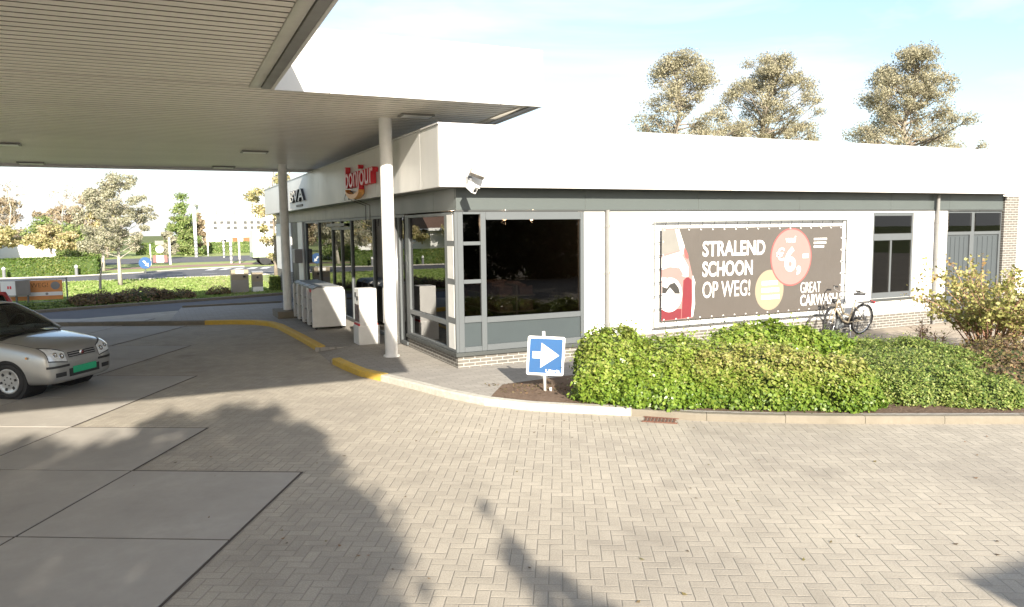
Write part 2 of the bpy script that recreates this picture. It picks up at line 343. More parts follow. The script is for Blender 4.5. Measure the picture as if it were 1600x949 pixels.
# ------------------------------------------------------------------ geometry helpers
ORG = {}
class MB:
    def __init__(s): s.v = []; s.f = []; s.tint = None
    def add(s, vs, fs):
        o = len(s.v); s.v += [tuple(map(float, q)) for q in vs]; s.f += [tuple(o+i for i in f) for f in fs]; return s
    def box(s, x0, x1, y0, y1, z0, z1):
        x0, x1 = sorted((x0, x1)); y0, y1 = sorted((y0, y1)); z0, z1 = sorted((z0, z1))
        return s.add([(x0,y0,z0),(x1,y0,z0),(x1,y1,z0),(x0,y1,z0),(x0,y0,z1),(x1,y0,z1),(x1,y1,z1),(x0,y1,z1)],
                     [(0,3,2,1),(4,5,6,7),(0,1,5,4),(1,2,6,5),(2,3,7,6),(3,0,4,7)])
    def quad(s, a, b, c, d): return s.add([a, b, c, d], [(0,1,2,3)])
    def poly(s, pts): return s.add(pts, [tuple(range(len(pts)))])
    def sheet(s, pts, z): return s.poly([(x, y, z) for x, y in pts])
    def prism(s, pts, fn, d0, d1):
        """pts: 2D outline; fn(u, v, d) -> xyz"""
        n = len(pts)
        vs = [fn(u, v, d0) for u, v in pts] + [fn(u, v, d1) for u, v in pts]
        fs = [tuple(range(n-1, -1, -1)), tuple(range(n, 2*n))] + [(i, (i+1) % n, n+(i+1) % n, n+i) for i in range(n)]
        return s.add(vs, fs)
    def tube(s, pts, r, n=8, closed=False, caps=True):
        pts = [Vector(p) for p in pts]; m = len(pts); rs = r if isinstance(r, (list, tuple)) else [r]*m
        vs = []; prev = None
        for i, p in enumerate(pts):
            if closed: t = pts[(i+1) % m] - pts[i-1]
            else: t = pts[min(i+1, m-1)] - pts[max(i-1, 0)]
            t.normalize()
            if prev is None:
                a = Vector((0,0,1)) if abs(t.z) < 0.9 else Vector((1,0,0)); u = t.cross(a).normalized()
            else:
                u = prev - t*prev.dot(t)
                u = u.normalized() if u.length > 1e-6 else t.orthogonal().normalized()
            prev = u; w = t.cross(u)
            for k in range(n):
                q = 2*math.pi*k/n; vs.append(p + (u*math.cos(q) + w*math.sin(q))*rs[i])
        fs = []
        for i in range(m if closed else m-1):
            j = (i+1) % m
            for k in range(n): fs.append((i*n+k, i*n+(k+1) % n, j*n+(k+1) % n, j*n+k))
        if caps and not closed: fs += [tuple(range(n-1, -1, -1)), tuple(range((m-1)*n, m*n))]
        return s.add(vs, fs)
    def lathe(s, prof, n=24, fn=None):
        """prof: (r, h) list revolved about local axis; fn(x, y, h) -> xyz"""
        fn = fn or (lambda x, y, h: (x, y, h)); vs = []; m = len(prof)
        for r, h in prof:
            for k in range(n):
                q = 2*math.pi*k/n; vs.append(fn(r*math.cos(q), r*math.sin(q), h))
        fs = [(i*n+k, i*n+(k+1) % n, (i+1)*n+(k+1) % n, (i+1)*n+k) for i in range(m-1) for k in range(n)]
        if prof[0][0] > 1e-4: fs.append(tuple(range(n-1, -1, -1)))
        if prof[-1][0] > 1e-4: fs.append(tuple(range((m-1)*n, m*n)))
        return s.add(vs, fs)
    def disc(s, c, r, fn, n=32, d0=0, d1=0.003, ry=None):
        ry = ry or r
        return s.prism([(c[0]+r*math.cos(2*math.pi*k/n), c[1]+ry*math.sin(2*math.pi*k/n)) for k in range(n)], fn, d0, d1)
    def build(s, name, mat, parent=None, org=None, smooth=False, bevel=0.0, tag=None, kind=None, recalc=False):
        me = bpy.data.meshes.new(name); v = np.array(s.v, dtype=np.float64).reshape(-1, 3)
        if parent is not None: o_ = ORG[parent.name]
        elif org is not None: o_ = Vector(org)
        elif kind == 'structure': o_ = Vector((0, 0, 0))
        else: o_ = Vector(((v[:,0].min()+v[:,0].max())/2, (v[:,1].min()+v[:,1].max())/2, v[:,2].min()))
        v = v - np.array(o_)
        me.from_pydata(v.tolist(), [], s.f); me.update()
        if recalc:
            bm = bmesh.new(); bm.from_mesh(me); bmesh.ops.recalc_face_normals(bm, faces=bm.faces); bm.to_mesh(me); bm.free()
        ob = bpy.data.objects.new(name, me); C.objects.link(ob); ob.data.materials.append(mat)
        if parent is not None: ob.parent = parent
        else: ob.location = o_
        ORG[ob.name] = Vector(o_)
        if smooth:
            me.polygons.foreach_set('use_smooth', [True]*len(me.polygons))
        if bevel:
            md = ob.modifiers.new('bevel', 'BEVEL'); md.width = bevel; md.segments = 2; md.limit_method = 'ANGLE'; md.angle_limit = math.radians(40)
        if tag: put(ob, *tag)
        if kind: ob['kind'] = kind
        return ob

def put(o, label, cat, group=None):
    o['label'] = label; o['category'] = cat
    if group: o['group'] = group
    return o

def thing(name, label, cat, loc=(0,0,0), rotz=0.0, group=None, local=False):
    o = bpy.data.objects.new(name, None); C.objects.link(o); o.location = loc; o.rotation_euler = (0, 0, rotz)
    o.empty_display_size = 0.3
    put(o, label, cat, group); ORG[o.name] = Vector((0,0,0)) if local else Vector(loc)
    return o

def struct(name, mb, mat, **k): return mb.build(name, mat, kind='structure', **k)

def copy_tree(o, parent=None):
    c = o.copy(); C.objects.link(c); c.parent = parent; ORG[c.name] = ORG[o.name]
    for ch in list(o.children): copy_tree(ch, c)
    return c

def text_mb(body, fit, fn, depth=0.004, bold=0.0, d0=0.0):
    """solid lettering fitted into the rectangle fit = (u0, u1, v0, v1); fn(u, v, d) -> xyz"""
    cu = bpy.data.curves.new('lettering', 'FONT'); cu.body = body; cu.size = 1.0; cu.offset = bold; cu.extrude = 0.5; cu.resolution_u = 4
    ob = bpy.data.objects.new('lettering', cu); C.objects.link(ob); bpy.context.view_layer.update()
    me = bpy.data.meshes.new_from_object(ob.evaluated_get(bpy.context.evaluated_depsgraph_get()))
    v = np.zeros(len(me.vertices)*3); me.vertices.foreach_get('co', v); v = v.reshape(-1, 3)
    fs = [tuple(p.vertices) for p in me.polygons]
    bpy.data.objects.remove(ob); bpy.data.curves.remove(cu); bpy.data.meshes.remove(me)
    lo_, hi_ = v.min(0), v.max(0)
    u = fit[0] + (v[:,0]-lo_[0])/(hi_[0]-lo_[0])*(fit[1]-fit[0]); w = fit[2] + (v[:,1]-lo_[1])/(hi_[1]-lo_[1])*(fit[3]-fit[2])
    d = d0 + (v[:,2]+0.5)*depth
    m = MB(); m.add([fn(a, b, c) for a, b, c in zip(u, w, d)], fs); return m

# ---- foliage
def leaf_arrays(cent, nrm, size, aspect=0.62):
    n = len(cent); r = RNG.normal(size=(n, 3)); t = np.cross(nrm, r); t /= np.linalg.norm(t, axis=1)[:, None]+1e-9
    b = np.cross(nrm, t); b /= np.linalg.norm(b, axis=1)[:, None]+1e-9
    s = np.asarray(size).reshape(-1, 1)*np.ones((n, 1))
    bend = nrm*s*0.14
    v = np.stack([cent - t*s*0.5, cent + b*s*0.5*aspect - bend + t*s*0.05, cent + t*s*0.5, cent - b*s*0.5*aspect - bend + t*s*0.05], 1)
    return v.reshape(-1, 3)

def leaf_obj(name, cent, nrm, size, mat, parent=None, org=None, tint=None, tag=None, aspect=0.62, kind=None):
    n = len(cent); nrm = nrm/(np.linalg.norm(nrm, axis=1)[:, None]+1e-9)
    v = leaf_arrays(cent, nrm, size, aspect)
    o_ = np.array(ORG[parent.name]) if parent is not None else (np.array(org) if org is not None else np.array([*v.mean(0)[:2], v[:,2].min()]))
    me = bpy.data.meshes.new(name); me.vertices.add(4*n); me.vertices.foreach_set('co', (v-o_).ravel())
    me.loops.add(4*n); me.loops.foreach_set('vertex_index', np.arange(4*n, dtype=np.int32))
    me.polygons.add(n); me.polygons.foreach_set('loop_start', np.arange(0, 4*n, 4, dtype=np.int32))
    me.update(calc_edges=True)
    a = me.attributes.new('tint', 'FLOAT', 'FACE'); a.data.foreach_set('value', np.clip(RNG.random(n) if tint is None else tint, 0, 1).astype(np.float32))
    ob = bpy.data.objects.new(name, me); C.objects.link(ob); me.materials.append(mat)
    if parent is not None: ob.parent = parent
    else: ob.location = o_
    ORG[ob.name] = Vector(o_)
    if tag: put(ob, *tag)
    if kind: ob['kind'] = kind
    return ob

def wob(p, seed, f=1.0):
    """smooth pseudo noise about -1..1 at points p (n,3)"""
    g = np.random.default_rng(seed); r = np.zeros(len(p))
    for k in range(6):
        d = g.normal(size=3); d *= f*(0.8+1.1*k)/np.linalg.norm(d); r += np.sin(p@d*2.2 + g.random()*6.28)/(1+0.55*k)
    return r/2.2

def crown_tree(name, label, loc, height, crown, leafmat, nleaf, leafsize, trunk_r=0.12, bark='bark', group=None, clear=0.3, nclump=40, clump=0.22,
               seed=1, bare=False, cat='tree', tight=1.0, outline=None, droop=0.0):
    """tapered trunk, limbs to every leaf clump, leaves gathered in clumps inside the crown outline.
       crown = (rx, ry); outline(t) = relative radius at relative crown height t"""
    g = np.random.default_rng(seed); root = thing(name, label, cat, loc, 0, group); L0 = np.array(loc, float)
    outline = outline or (lambda t: math.sqrt(max(0.0, 1-((t-0.42)/0.62)**2)))
    z0 = height*clear; cl = []
    tries = 0
    while len(cl) < nclump and tries < 6000:
        tries += 1; t = g.random(); rr = outline(t)
        if rr < 0.05: rr = 0.05
        a = g.random()*6.283; q = math.sqrt(g.random())*rr
        p = np.array([math.cos(a)*q*crown[0], math.sin(a)*q*crown[1], z0+t*(height-z0)])
        sc = clump*(0.65+0.7*g.random())*max(crown)
        if all(np.linalg.norm((p-c)/np.array([1,1,1])) > 0.55*tight*(sc+s_) for c, s_ in cl): cl.append((p, sc))
    tr = MB(); bend = [np.array([g.normal()*0.03*height*(k/5), g.normal()*0.03*height*(k/5), height*0.93*k/6]) for k in range(7)]; bend[0] *= 0
    bend[0] = np.zeros(3)
    tr.tube([L0+b for b in bend], [trunk_r*(1.25-1.1*k/6) if k else trunk_r*1.5 for k in range(7)], 9)
    tr.build('trunk', MT[bark], root, smooth=True)
    br = MB()
    for p, sc in cl:
        hz = max(z0*0.55, min(p[2]-0.25*math.hypot(p[0], p[1])-0.1*height*g.random(), height*0.85)); k = hz/(height*0.93)*6; i = min(int(k), 5); base = bend[i]+(bend[i+1]-bend[i])*(k-i)
        mid = (base+p)/2 + np.array([0, 0, -0.06*np.linalg.norm(p-base)]) + g.normal(size=3)*0.05*np.linalg.norm(p-base)
        r0 = trunk_r*(0.42-0.3*hz/height)
        br.tube([L0+base, L0+mid, L0+p], [r0, r0*0.6, r0*0.2], 5, caps=False)
        for _ in range(5 if not bare else 9):
            e = p + g.normal(size=3)*sc*0.75; br.tube([L0+mid*0.35+p*0.65*1.0, L0+e], [r0*0.3, r0*0.08], 4, caps=False)
    br.build('branches', MT[bark], root, smooth=True)
    if nleaf:
        w = np.array([s_**2 for _, s_ in cl]); idx = g.choice(len(cl), nleaf, p=w/w.sum())
        P = np.array([c for c, _ in cl])[idx]; S = np.array([s_ for _, s_ in cl])[idx]
        d = g.normal(size=(nleaf, 3)); d /= np.linalg.norm(d, axis=1)[:, None]; rad = g.random(nleaf)**0.45
        off = d*(rad*S)[:, None]; off *= np.array([1.15, 1.15, 0.8]); off += (wob(P+off, seed+3, 2.0/max(0.2, clump*max(crown)))*S*0.35)[:, None]*d
        cent = L0+P+off; cent[:, 2] -= droop*S*np.abs(off[:, 0])
        nr = d*0.6 + g.normal(size=(nleaf, 3))*0.7 + np.array([0, 0, 0.35])
        ct = g.random(len(cl))[idx]
        leaf_obj('crown', cent, nr, leafsize*(0.6+0.8*g.random(nleaf)), leafmat, root, tint=0.35*ct+0.65*g.random(nleaf))
    return root

def shrub(name, label, pts_h, leafmat, nleaf, leafsize, seed, group=None, cat='shrub', core=True, tintfn=None, rough=0.15, up=0.5, sprigs=0):
    """shrub on an outline of blobs (cx, cy, rx, ry, h, rot): leaves over an uneven dome, twigs inside"""
    g = np.random.default_rng(seed)
    base = np.array([np.mean([b[0] for b in pts_h]), np.mean([b[1] for b in pts_h]), 0.08])
    root = thing(name, label, cat, tuple(base), 0, group)
    cents, nrms = [], []
    area = np.array([b[2]*b[3] + (b[2]+b[3])*b[4] for b in pts_h]); cnt = (area/area.sum()*nleaf).astype(int)
    cm = MB()
    for (cx, cy, rx, ry, h, rot), n in zip(pts_h, cnt):
        d = g.normal(size=(n, 3)); d[:, 2] = np.abs(d[:, 2]); d /= np.linalg.norm(d, axis=1)[:, None]
        # squarish dome
        pw = 0.74; q = np.sign(d)*np.abs(d)**pw; q /= np.maximum(1e-6, (np.abs(q)**2.5).sum(1)**(1/2.5))[:, None]
        c, s_ = math.cos(rot), math.sin(rot)
        P = q*np.array([rx, ry, h]); P[:, 2] = np.maximum(P[:, 2], 0.0)
        X = np.stack([P[:,0]*c-P[:,1]*s_, P[:,0]*s_+P[:,1]*c, P[:,2]], 1)
        N = q/np.array([rx, ry, h]); N /= np.linalg.norm(N, axis=1)[:, None]; N = np.stack([N[:,0]*c-N[:,1]*s_, N[:,0]*s_+N[:,1]*c, N[:,2]], 1)
        W0 = X+np.array([cx, cy, 0.09])
        disp = wob(W0, seed, 1.7)*rough + wob(W0, seed+9, 5.0)*rough*0.5
        dep = -np.abs(g.normal(size=n))*0.06 + (g.random(n) < 0.05)*g.random(n)*0.14
        W1 = W0 + N*(disp+dep)[:, None]
        W1[:, 2] = np.maximum(W1[:, 2], 0.10+0.05*g.random(n))
        keep = np.ones(n, bool)
        for (ox, oy, orx, ory, oh, orot) in pts_h:
            if (ox, oy) == (cx, cy): continue
            co, so = math.cos(-orot), math.sin(-orot); dx, dy = W1[:,0]-ox, W1[:,1]-oy
            lx, ly = (dx*co-dy*so)/orx, (dx*so+dy*co)/ory
            keep &= ~((np.abs(lx)**2.9+np.abs(ly)**2.9+np.abs((W1[:,2]-0.09)/oh)**2.9) < 0.45)
        cents.append(W1[keep]); nrms.append(N[keep])
        # twiggy inside
        nu, nv = 28, 9; vs = []
        for j in range(nv+1):
            ph = math.pi/2*j/nv
            for i in range(nu):
                th = 2*math.pi*i/nu; e = np.array([math.cos(th)*math.cos(ph), math.sin(th)*math.cos(ph), math.sin(ph)]); e = np.sign(e)*np.abs(e)**pw; e /= (np.abs(e)**2.5).sum()**(1/2.5)
                p = e*np.array([rx-0.12, ry-0.12, h-0.12]); w0 = np.array([[p[0]*c-p[1]*s_+cx, p[0]*s_+p[1]*c+cy, p[2]+0.085]])
                k = 1+ (wob(w0, seed, 1.7)[0]*rough-0.02)/max(rx, ry); vs.append((cx+(w0[0,0]-cx)*k, cy+(w0[0,1]-cy)*k, max(0.085, w0[0,2]*k)))
        cm.add(vs, [(j*nu+i, j*nu+(i+1) % nu, (j+1)*nu+(i+1) % nu, (j+1)*nu+i) for j in range(nv) for i in range(nu)])
    if core: cm.build('inner_branches', MT['core'], root, smooth=True)
    P = np.concatenate(cents); N = np.concatenate(nrms)
    nr = N*0.75 + g.normal(size=P.shape)*0.55 + np.array([0, 0, up])
    tint = tintfn(P, N, g) if tintfn is not None else g.random(len(P))
    size = leafsize*(0.45+1.0*g.random(len(P)))
    sc_, sn_ = [], []                      # longer shoots standing up out of the dome
    for _ in range(sprigs):
        i = g.integers(len(P))
        if N[i, 2] < 0.4: continue
        a = P[i]-np.array([0, 0, 0.03]); b = a + np.array([g.normal()*0.06, g.normal()*0.06, 0.10+0.18*g.random()])
        for k in range(9): sc_.append(a+(b-a)*k/8+g.normal(size=3)*0.022); sn_.append(g.normal(size=3))
    if sc_:
        P = np.concatenate([P, np.array(sc_)]); nr = np.concatenate([nr, np.array(sn_)]); tint = np.concatenate([tint, 0.4+0.5*g.random(len(sc_))]); size = np.concatenate([size, np.full(len(sc_), leafsize*0.9)])
    leaf_obj('foliage', P, nr, size, leafmat, root, tint=tint, aspect=0.75)
    return root

# ================================================================== SETTING: ground, paving, roads
def offset(path, d):
    out = []
    for i, p in enumerate(path):
        a = Vector(path[max(i-1, 0)]); b = Vector(path[min(i+1, len(path)-1)]); t = (b-a).normalized(); n = Vector((-t.y, t.x))
        k = 1.0
        if 0 < i < len(path)-1:
            t1 = (Vector(path[i])-a).normalized(); k = 1/max(0.6, t1.dot(t))
        out.append((p[0]+n.x*d*k, p[1]+n.y*d*k))
    return out

def kerb(name, path, mat, w=0.13, z0=-0.01, z1=0.12, left=True, block=1.0):
    """kerb stones laid end to end along a line, a thin joint between two stones"""
    P = [Vector(p) for p in path]; L_ = [0.0]
    for a, b in zip(P, P[1:]): L_.append(L_[-1]+(b-a).length)
    def at(t):
        for i in range(len(P)-1):
            if t <= L_[i+1] or i == len(P)-2:
                q = (t-L_[i])/(L_[i+1]-L_[i]); p = P[i]+(P[i+1]-P[i])*q; return (p.x, p.y)
    nb = max(1, round(L_[-1]/block)); m = MB()
    full_in = lambda pts: offset(pts, w if left else -w)
    for k in range(nb):
        t0, t1 = L_[-1]*k/nb+(0.003 if k else 0), L_[-1]*(k+1)/nb-(0.003 if k < nb-1 else 0)
        ts = [t0]+[t for t in L_ if t0+0.02 < t < t1-0.02]+[t1]; pp = [at(t) for t in ts]; inner = full_in(pp); ob = offset(pp, 0.02 if left else -0.02); n = len(pp); zt = z1+random.uniform(-0.003, 0.003)
        vs = [(x, y, z0) for x, y in pp] + [(x, y, zt-0.02) for x, y in pp] + [(x, y, zt) for x, y in ob] + [(x, y, zt) for x, y in inner] + [(x, y, z0) for x, y in inner]
        fs = [(r*n+i, r*n+i+1, (r+1)*n+i+1, (r+1)*n+i) for r in range(4) for i in range(n-1)]
        fs += [(0, n, 2*n, 3*n, 4*n), tuple(r*n+n-1 for r in (4, 3, 2, 1, 0))]
        m.add(vs, fs)
    return struct(name, m, mat, recalc=True)

struct('ground', MB().sheet([(-700, -700), (700, -700), (700, 700), (-700, 700)], -0.06), MT['earth'])
fc_edge = [(-60, 9.0), (-12, 23.6), (-3, 26.4), (0.7, 27.72), (60, 27.72)]
struct('forecourt_paving', MB().sheet([(-60, -45), (60, -45)] + fc_edge[::-1], 0.0), MT['paver'])
bush_edge = [(-60, 11.5), (-12, 26.7), (-3.77, 29.37), (-1.96, 30.0), (1.17, 30.95), (4.35, 32.07), (9, 33.6), (60, 45)]
struct('service_road', MB().sheet(fc_edge + bush_edge[::-1], -0.004), MT['asphalt'])
kerb('kerb', bush_edge[1:7], MT['kerb'], w=0.12, z1=0.10)
main_edge = [(-80, 44.5), (-20, 46.6), (-4.5, 47.0), (5, 47.8), (20, 49), (80, 52)]
struct('lawn', MB().sheet(bush_edge + main_edge[::-1], -0.008), MT['lawn'])
north_edge = [(-80, 51.0), (-20, 53.0), (-4.5, 53.6), (-1, 55.5), (2.0, 58.5), (6, 60), (20, 60), (80, 62)]
struct('main_road', MB().sheet(main_edge + north_edge[::-1], -0.004), MT['asphalt'])
struct('verge', MB().sheet(north_edge + [(80, 130), (-80, 130)], -0.012), MT['lawn'])
struct('cycle_path', MB().sheet([(-6, 60.5), (2.5, 63), (9, 64), (30, 66), (30, 69), (9, 68), (2.0, 66.5), (-6, 62.2)], -0.004), MT['pink'])
struct('side_road', MB().sheet([(-30, 70), (2, 72), (40, 74), (40, 92), (2, 88), (-30, 82)], -0.004), MT['asphalt'])
m = MB()
for k in range(7): m.sheet([(0.6+k*2.0, 51.2+k*0.12), (1.5+k*2.0, 51.25+k*0.12), (1.5+k*2.0, 51.38+k*0.12), (0.6+k*2.0, 51.33+k*0.12)], 0.002)
for k in range(5): m.sheet([(3.0+k*0.9, 56.0), (3.5+k*0.9, 56.0), (4.1+k*0.9, 58.2), (3.6+k*0.9, 58.2)], 0.002)
struct('road_markings', m, MT['roadwhite'])
kerb('kerb', main_edge[1:5], MT['kerbwhite'], w=0.15, z1=0.06)
kerb('kerb', north_edge[1:6], MT['kerbwhite'], w=0.15, z1=0.06)

# concrete slabs, laid askew to the shop
U = Vector((math.cos(PAD_ANG), math.sin(PAD_ANG))); VV = Vector((U.y, -U.x))
def pad(s, t): p = VV*s + U*t; return (p.x, p.y)
ends = [7.85, 9.65, 13.25, 16.85, 20.45, 22.25, 22.25]
mj, ms = MB(), MB()
for k, e in enumerate(ends):
    s1 = -2.80-1.9*k; s0 = s1-1.9
    mj.sheet([pad(s0, -12), pad(s1+(0.012 if k == 0 or e > ends[k-1] else 0), -12 if k == 0 else ends[k-1]+0.03), pad(s1+(0.012 if k == 0 or e > ends[k-1] else 0), e+0.03), pad(s0, e+0.03)], 0.004+0.0001*k)
    if k: mj.sheet([pad(s0, -12), pad(s1, -12), pad(s1, ends[k-1]+0.03), pad(s0, ends[k-1]+0.03)], 0.0035)
    t = e
    while t > -12:
        g_ = 0.014; q = [pad(s0+g_, t-1.8+g_), pad(s1-g_, t-1.8+g_), pad(s1-g_, t-g_), pad(s0+g_, t-g_)]
        tilt = random.uniform(0.009, 0.012); n_ = len(ms.v)
        ms.prism(q, lambda u, v, d: (u, v, d), 0.0045, tilt); t -= 1.8
struct('slab_joints', mj, MT['joint']); struct('concrete_slabs', ms, MT['slab'])

# kerb line round the shop
K1 = [(-4.05, 25.39), (1.17, 22.96)]
K2 = [(1.17, 22.96), (1.9, 22.66), (2.42, 22.25), (2.72, 21.7), (2.86, 21.0), (3.0, 18.6), (3.08, 16.52)]
K3 = [(3.03, 14.82), (3.08, 14.2), (3.19, 13.36), (3.42, 12.72)]
K4 = [(3.42, 12.72), (3.68, 11.91), (3.95, 11.0), (4.29, 10.20), (4.74, 9.60), (5.21, 9.19), (5.84, 8.66)]
K5 = [(5.84, 8.66), (6.46, 8.05), (7.1, 7.60), (7.86, 7.12), (9.0, 6.52), (10.1, 5.95), (13, 4.6), (18, 2.4), (24, -0.2)]
kerb('kerb', K1, MT['kerb']); kerb('painted_kerb', K2, MT['kerbyellow'], w=0.16); kerb('painted_kerb', K3, MT['kerbyellow'], w=0.16)
kerb('kerb', K4, MT['kerbwhite'], w=0.15, z1=0.108); kerb('kerb', K5, MT['kerb'], w=0.15, z1=0.098)
I = lambda p, d=0.10: offset(p, d)
walk_in = [(0.25, 23.45)] + I(K2)[1:] + [(3.17, 16.5), (3.75, 16.3), (3.75, 15.0), (3.13, 14.84)] + I(K3)[1:] + I(K4)[1:] + I(K5)[1:]
struct('walkway', MB().sheet(walk_in + [(24, 27.6), (0.7, 27.6)], 0.10), MT['walk'])
struct('walkway_ramp', MB().quad((3.06, 16.52, 0.004), (3.03, 14.82, 0.004), (3.76, 14.99, 0.101), (3.76, 16.31, 0.101)).quad((3.02, 16.53, -0.01), (3.78, 16.29, -0.01), (3.78, 16.29, 0.098), (3.02, 16.53, 0.098)).quad((3.0, 14.81, -0.01), (3.78, 15.01, -0.01), (3.78, 15.01, 0.098), (3.0, 14.81, 0.098)), MT['walk'])
struct('kerb_edge', MB().box(0.74, 3.95, 27.6, 27.75, 0.0, 0.16), MT['kerb'])
bed_back = [(4.55, 10.45), (4.95, 11.0), (6.2, 11.15), (9, 11.0), (12.2, 10.6), (15.0, 9.8), (22, 7.6)]
bed_front = I(K4, 0.17)[3:] + I(K5, 0.17)[1:-1]
struct('planting_bed', MB().sheet(bed_front + bed_back[::-1], 0.106), MT['soil'])
struct('sand_path', MB().sheet([(8.6, 11.06), (12.2, 10.66), (15.0, 9.86), (22, 7.66), (24, 12.66), (8.6, 12.66)], 0.104), MT['sandwalk'])
m = MB()
for k in range(9):
    a = k*0.047
    m.box(5.83+a, 5.855+a, 8.30, 8.52, 0.004, 0.014)
m.box(5.80, 6.27, 8.27, 8.30, 0.004, 0.016); m.box(5.80, 6.27, 8.52, 8.55, 0.004, 0.016)
r_ = math.radians(-42); c_, s_ = math.cos(r_), math.sin(r_)
m.v = [((x-6.03)*c_-(y-8.4)*s_+6.04, (x-6.03)*s_+(y-8.4)*c_+8.27, z) for x, y, z in m.v]
dg = m.build('drain_grate', MT['rust'], tag=('rusty storm drain grate set in the pavers against the kerb', 'drain grate'))

# ================================================================== SHOP
SX, SY = 4.84, 12.68
shop = thing('shop_building', 'low flat roofed white petrol station shop with grey band and tinted corner windows', 'building', (SX, SY, 0))
S = lambda u, v, d: (u, SY-d, v)              # south face: u = x, v = z, d = towards the street
Wf = lambda u, v, d: (SX-d, u, v)             # west face: u = y
EX = 20.7; NY = 34.6
w = MB()
for a, b, z0, z1 in ((7.45, 15.30, 0.45, 2.93), (15.30, 16.70, 0.45, 0.83), (16.70, 17.92, 0.45, 2.93), (15.30, 16.70, 2.87, 2.93)): w.box(a, b, SY, SY+0.22, z0, z1)
w.box(EX-0.2, EX, SY+0.7, NY, 0, 3.3); w.box(SX+0.05, EX-0.25, NY-0.22, NY, 0, 3.3)
w.build('wall', MT['wall'], shop)
w = MB(); w.box(7.45, 17.92, SY-0.012, SY+0.2, 0, 0.448); w.build('brick_base', MT['brick_s'], shop)
w = MB(); w.box(20.12, EX, SY-0.02, SY+0.68, 0, 3.28); w.build('brick_pier', MT['brick_s'], shop)
w = MB(); w.box(SX+0.02, 7.44, SY+0.01, SY+0.2, 0, 0.31)
w.build('brick_base', MT['brick_s'], shop)
w = MB(); w.box(SX, SX+0.018, SY+0.012, 15.62, 0, 0.31); w.box(SX+0.018, SX+0.2, 15.42, 15.62, 0, 0.308)
w.build('brick_base', MT['brick_w'], shop)
w = MB(); w.box(SX, SX+0.2, 30.62, NY, 0, 1.0); w.build('brick_base', MT['brick_w'], shop)
w = MB(); w.box(SX-0.05, 7.46, SY-0.05, SY+0.14, 0.315, 0.385); w.box(SX-0.05, SX+0.12, SY+0.142, 15.64, 0.315, 0.385)
w.build('sill', MT['sill'], shop, bevel=0.006)
# roof edge
FZ0, FZ1 = 3.315, 4.36; FX, FY = 4.42, 12.30
w = MB(); w.box(FX+0.06, 20.1, FY+0.06, NY-0.1, FZ0+0.05, 4.22); w.build('roof', MT['trimdark'], shop)
w = MB()
xs = [FX, 7.6, 10.7, 13.8, 16.9, 20.12]
for a, b in zip(xs, xs[1:]): w.box(a+(0.003 if a > FX else 0), b-0.006, FY, FY+0.05, FZ0, FZ1)
ys = [FY+0.053, 13.3, 16.4, 19.5, 22.7, 24.4, 28.0, 29.6, 32.0, NY]
for a, b in zip(ys, ys[1:]): w.box(FX, FX+0.05, a+0.003, b-0.003, FZ0, FZ1)
w.box(20.07, 20.12, FY+0.053, NY, FZ0, FZ1); w.box(FX+0.053, 20.06, NY-0.05, NY, FZ0, FZ1)
w.build('fascia', MT['white'], shop, bevel=0.008)
w = MB(); w.box(FX-0.02, 20.14, FY-0.02, FY+0.10, FZ1+0.003, FZ1+0.028); w.box(FX-0.02, FX+0.10, FY+0.103, NY, FZ1+0.003, FZ1+0.028)
w.build('roof_coping', MT['white'], shop)
w = MB(); w.box(FX+0.052, 20.05, FY+0.052, SY+0.1, FZ0+0.012, FZ0+0.045); w.box(FX+0.052, SX+0.1, SY+0.103, NY-0.06, FZ0+0.012, FZ0+0.045)
w.build('eaves_soffit', MT['trimdark'], shop)
w = MB()
bx = [SX+0.02, 7.5, 10.2, 13.0, 15.9, 18.0, 20.11]
for a, b in zip(bx, bx[1:]): w.box(a+0.002, b-0.002, SY+0.02, SY+0.07, 2.935, FZ0+0.010)
by = [SY+0.072, 13.9, 16.4, 18.9, 21.4, 24.0, 26.5, 29.0, 31.6, NY-0.1]
for a, b in zip(by, by[1:]): w.box(SX+0.02, SX+0.07, a+0.002, b-0.002, 2.93, FZ0+0.010)
w.build('grey_band', MT['band'], shop, bevel=0.004)
w = MB(); w.box(SX-0.02, 20.1, SY-0.018, SY+0.002, 2.905, 2.932); w.build('band_trim', MT['framedark'], shop)

def bars(frame, fn, d0=-0.05, d1=0.03):
    m = MB()
    for u0, u1, v0, v1 in frame: m.prism([(u0, v0), (u1, v0), (u1, v1), (u0, v1)], fn, d0, d1)
    return m
def glazing(name, frame, panes, fn, fmat, gmat, parent, d0=-0.05, d1=0.03, extra=None):
    f = bars(frame, fn, d0, d1).build(name, fmat, parent, bevel=0.004, recalc=True)
    for u0, u1, v0, v1 in panes:
        MB().prism([(u0-0.012, v0-0.012), (u1+0.012, v0-0.012), (u1+0.012, v1+0.012), (u0-0.012, v1+0.012)], fn, -0.022, -0.014).build('pane', gmat, f, recalc=True)
    return f
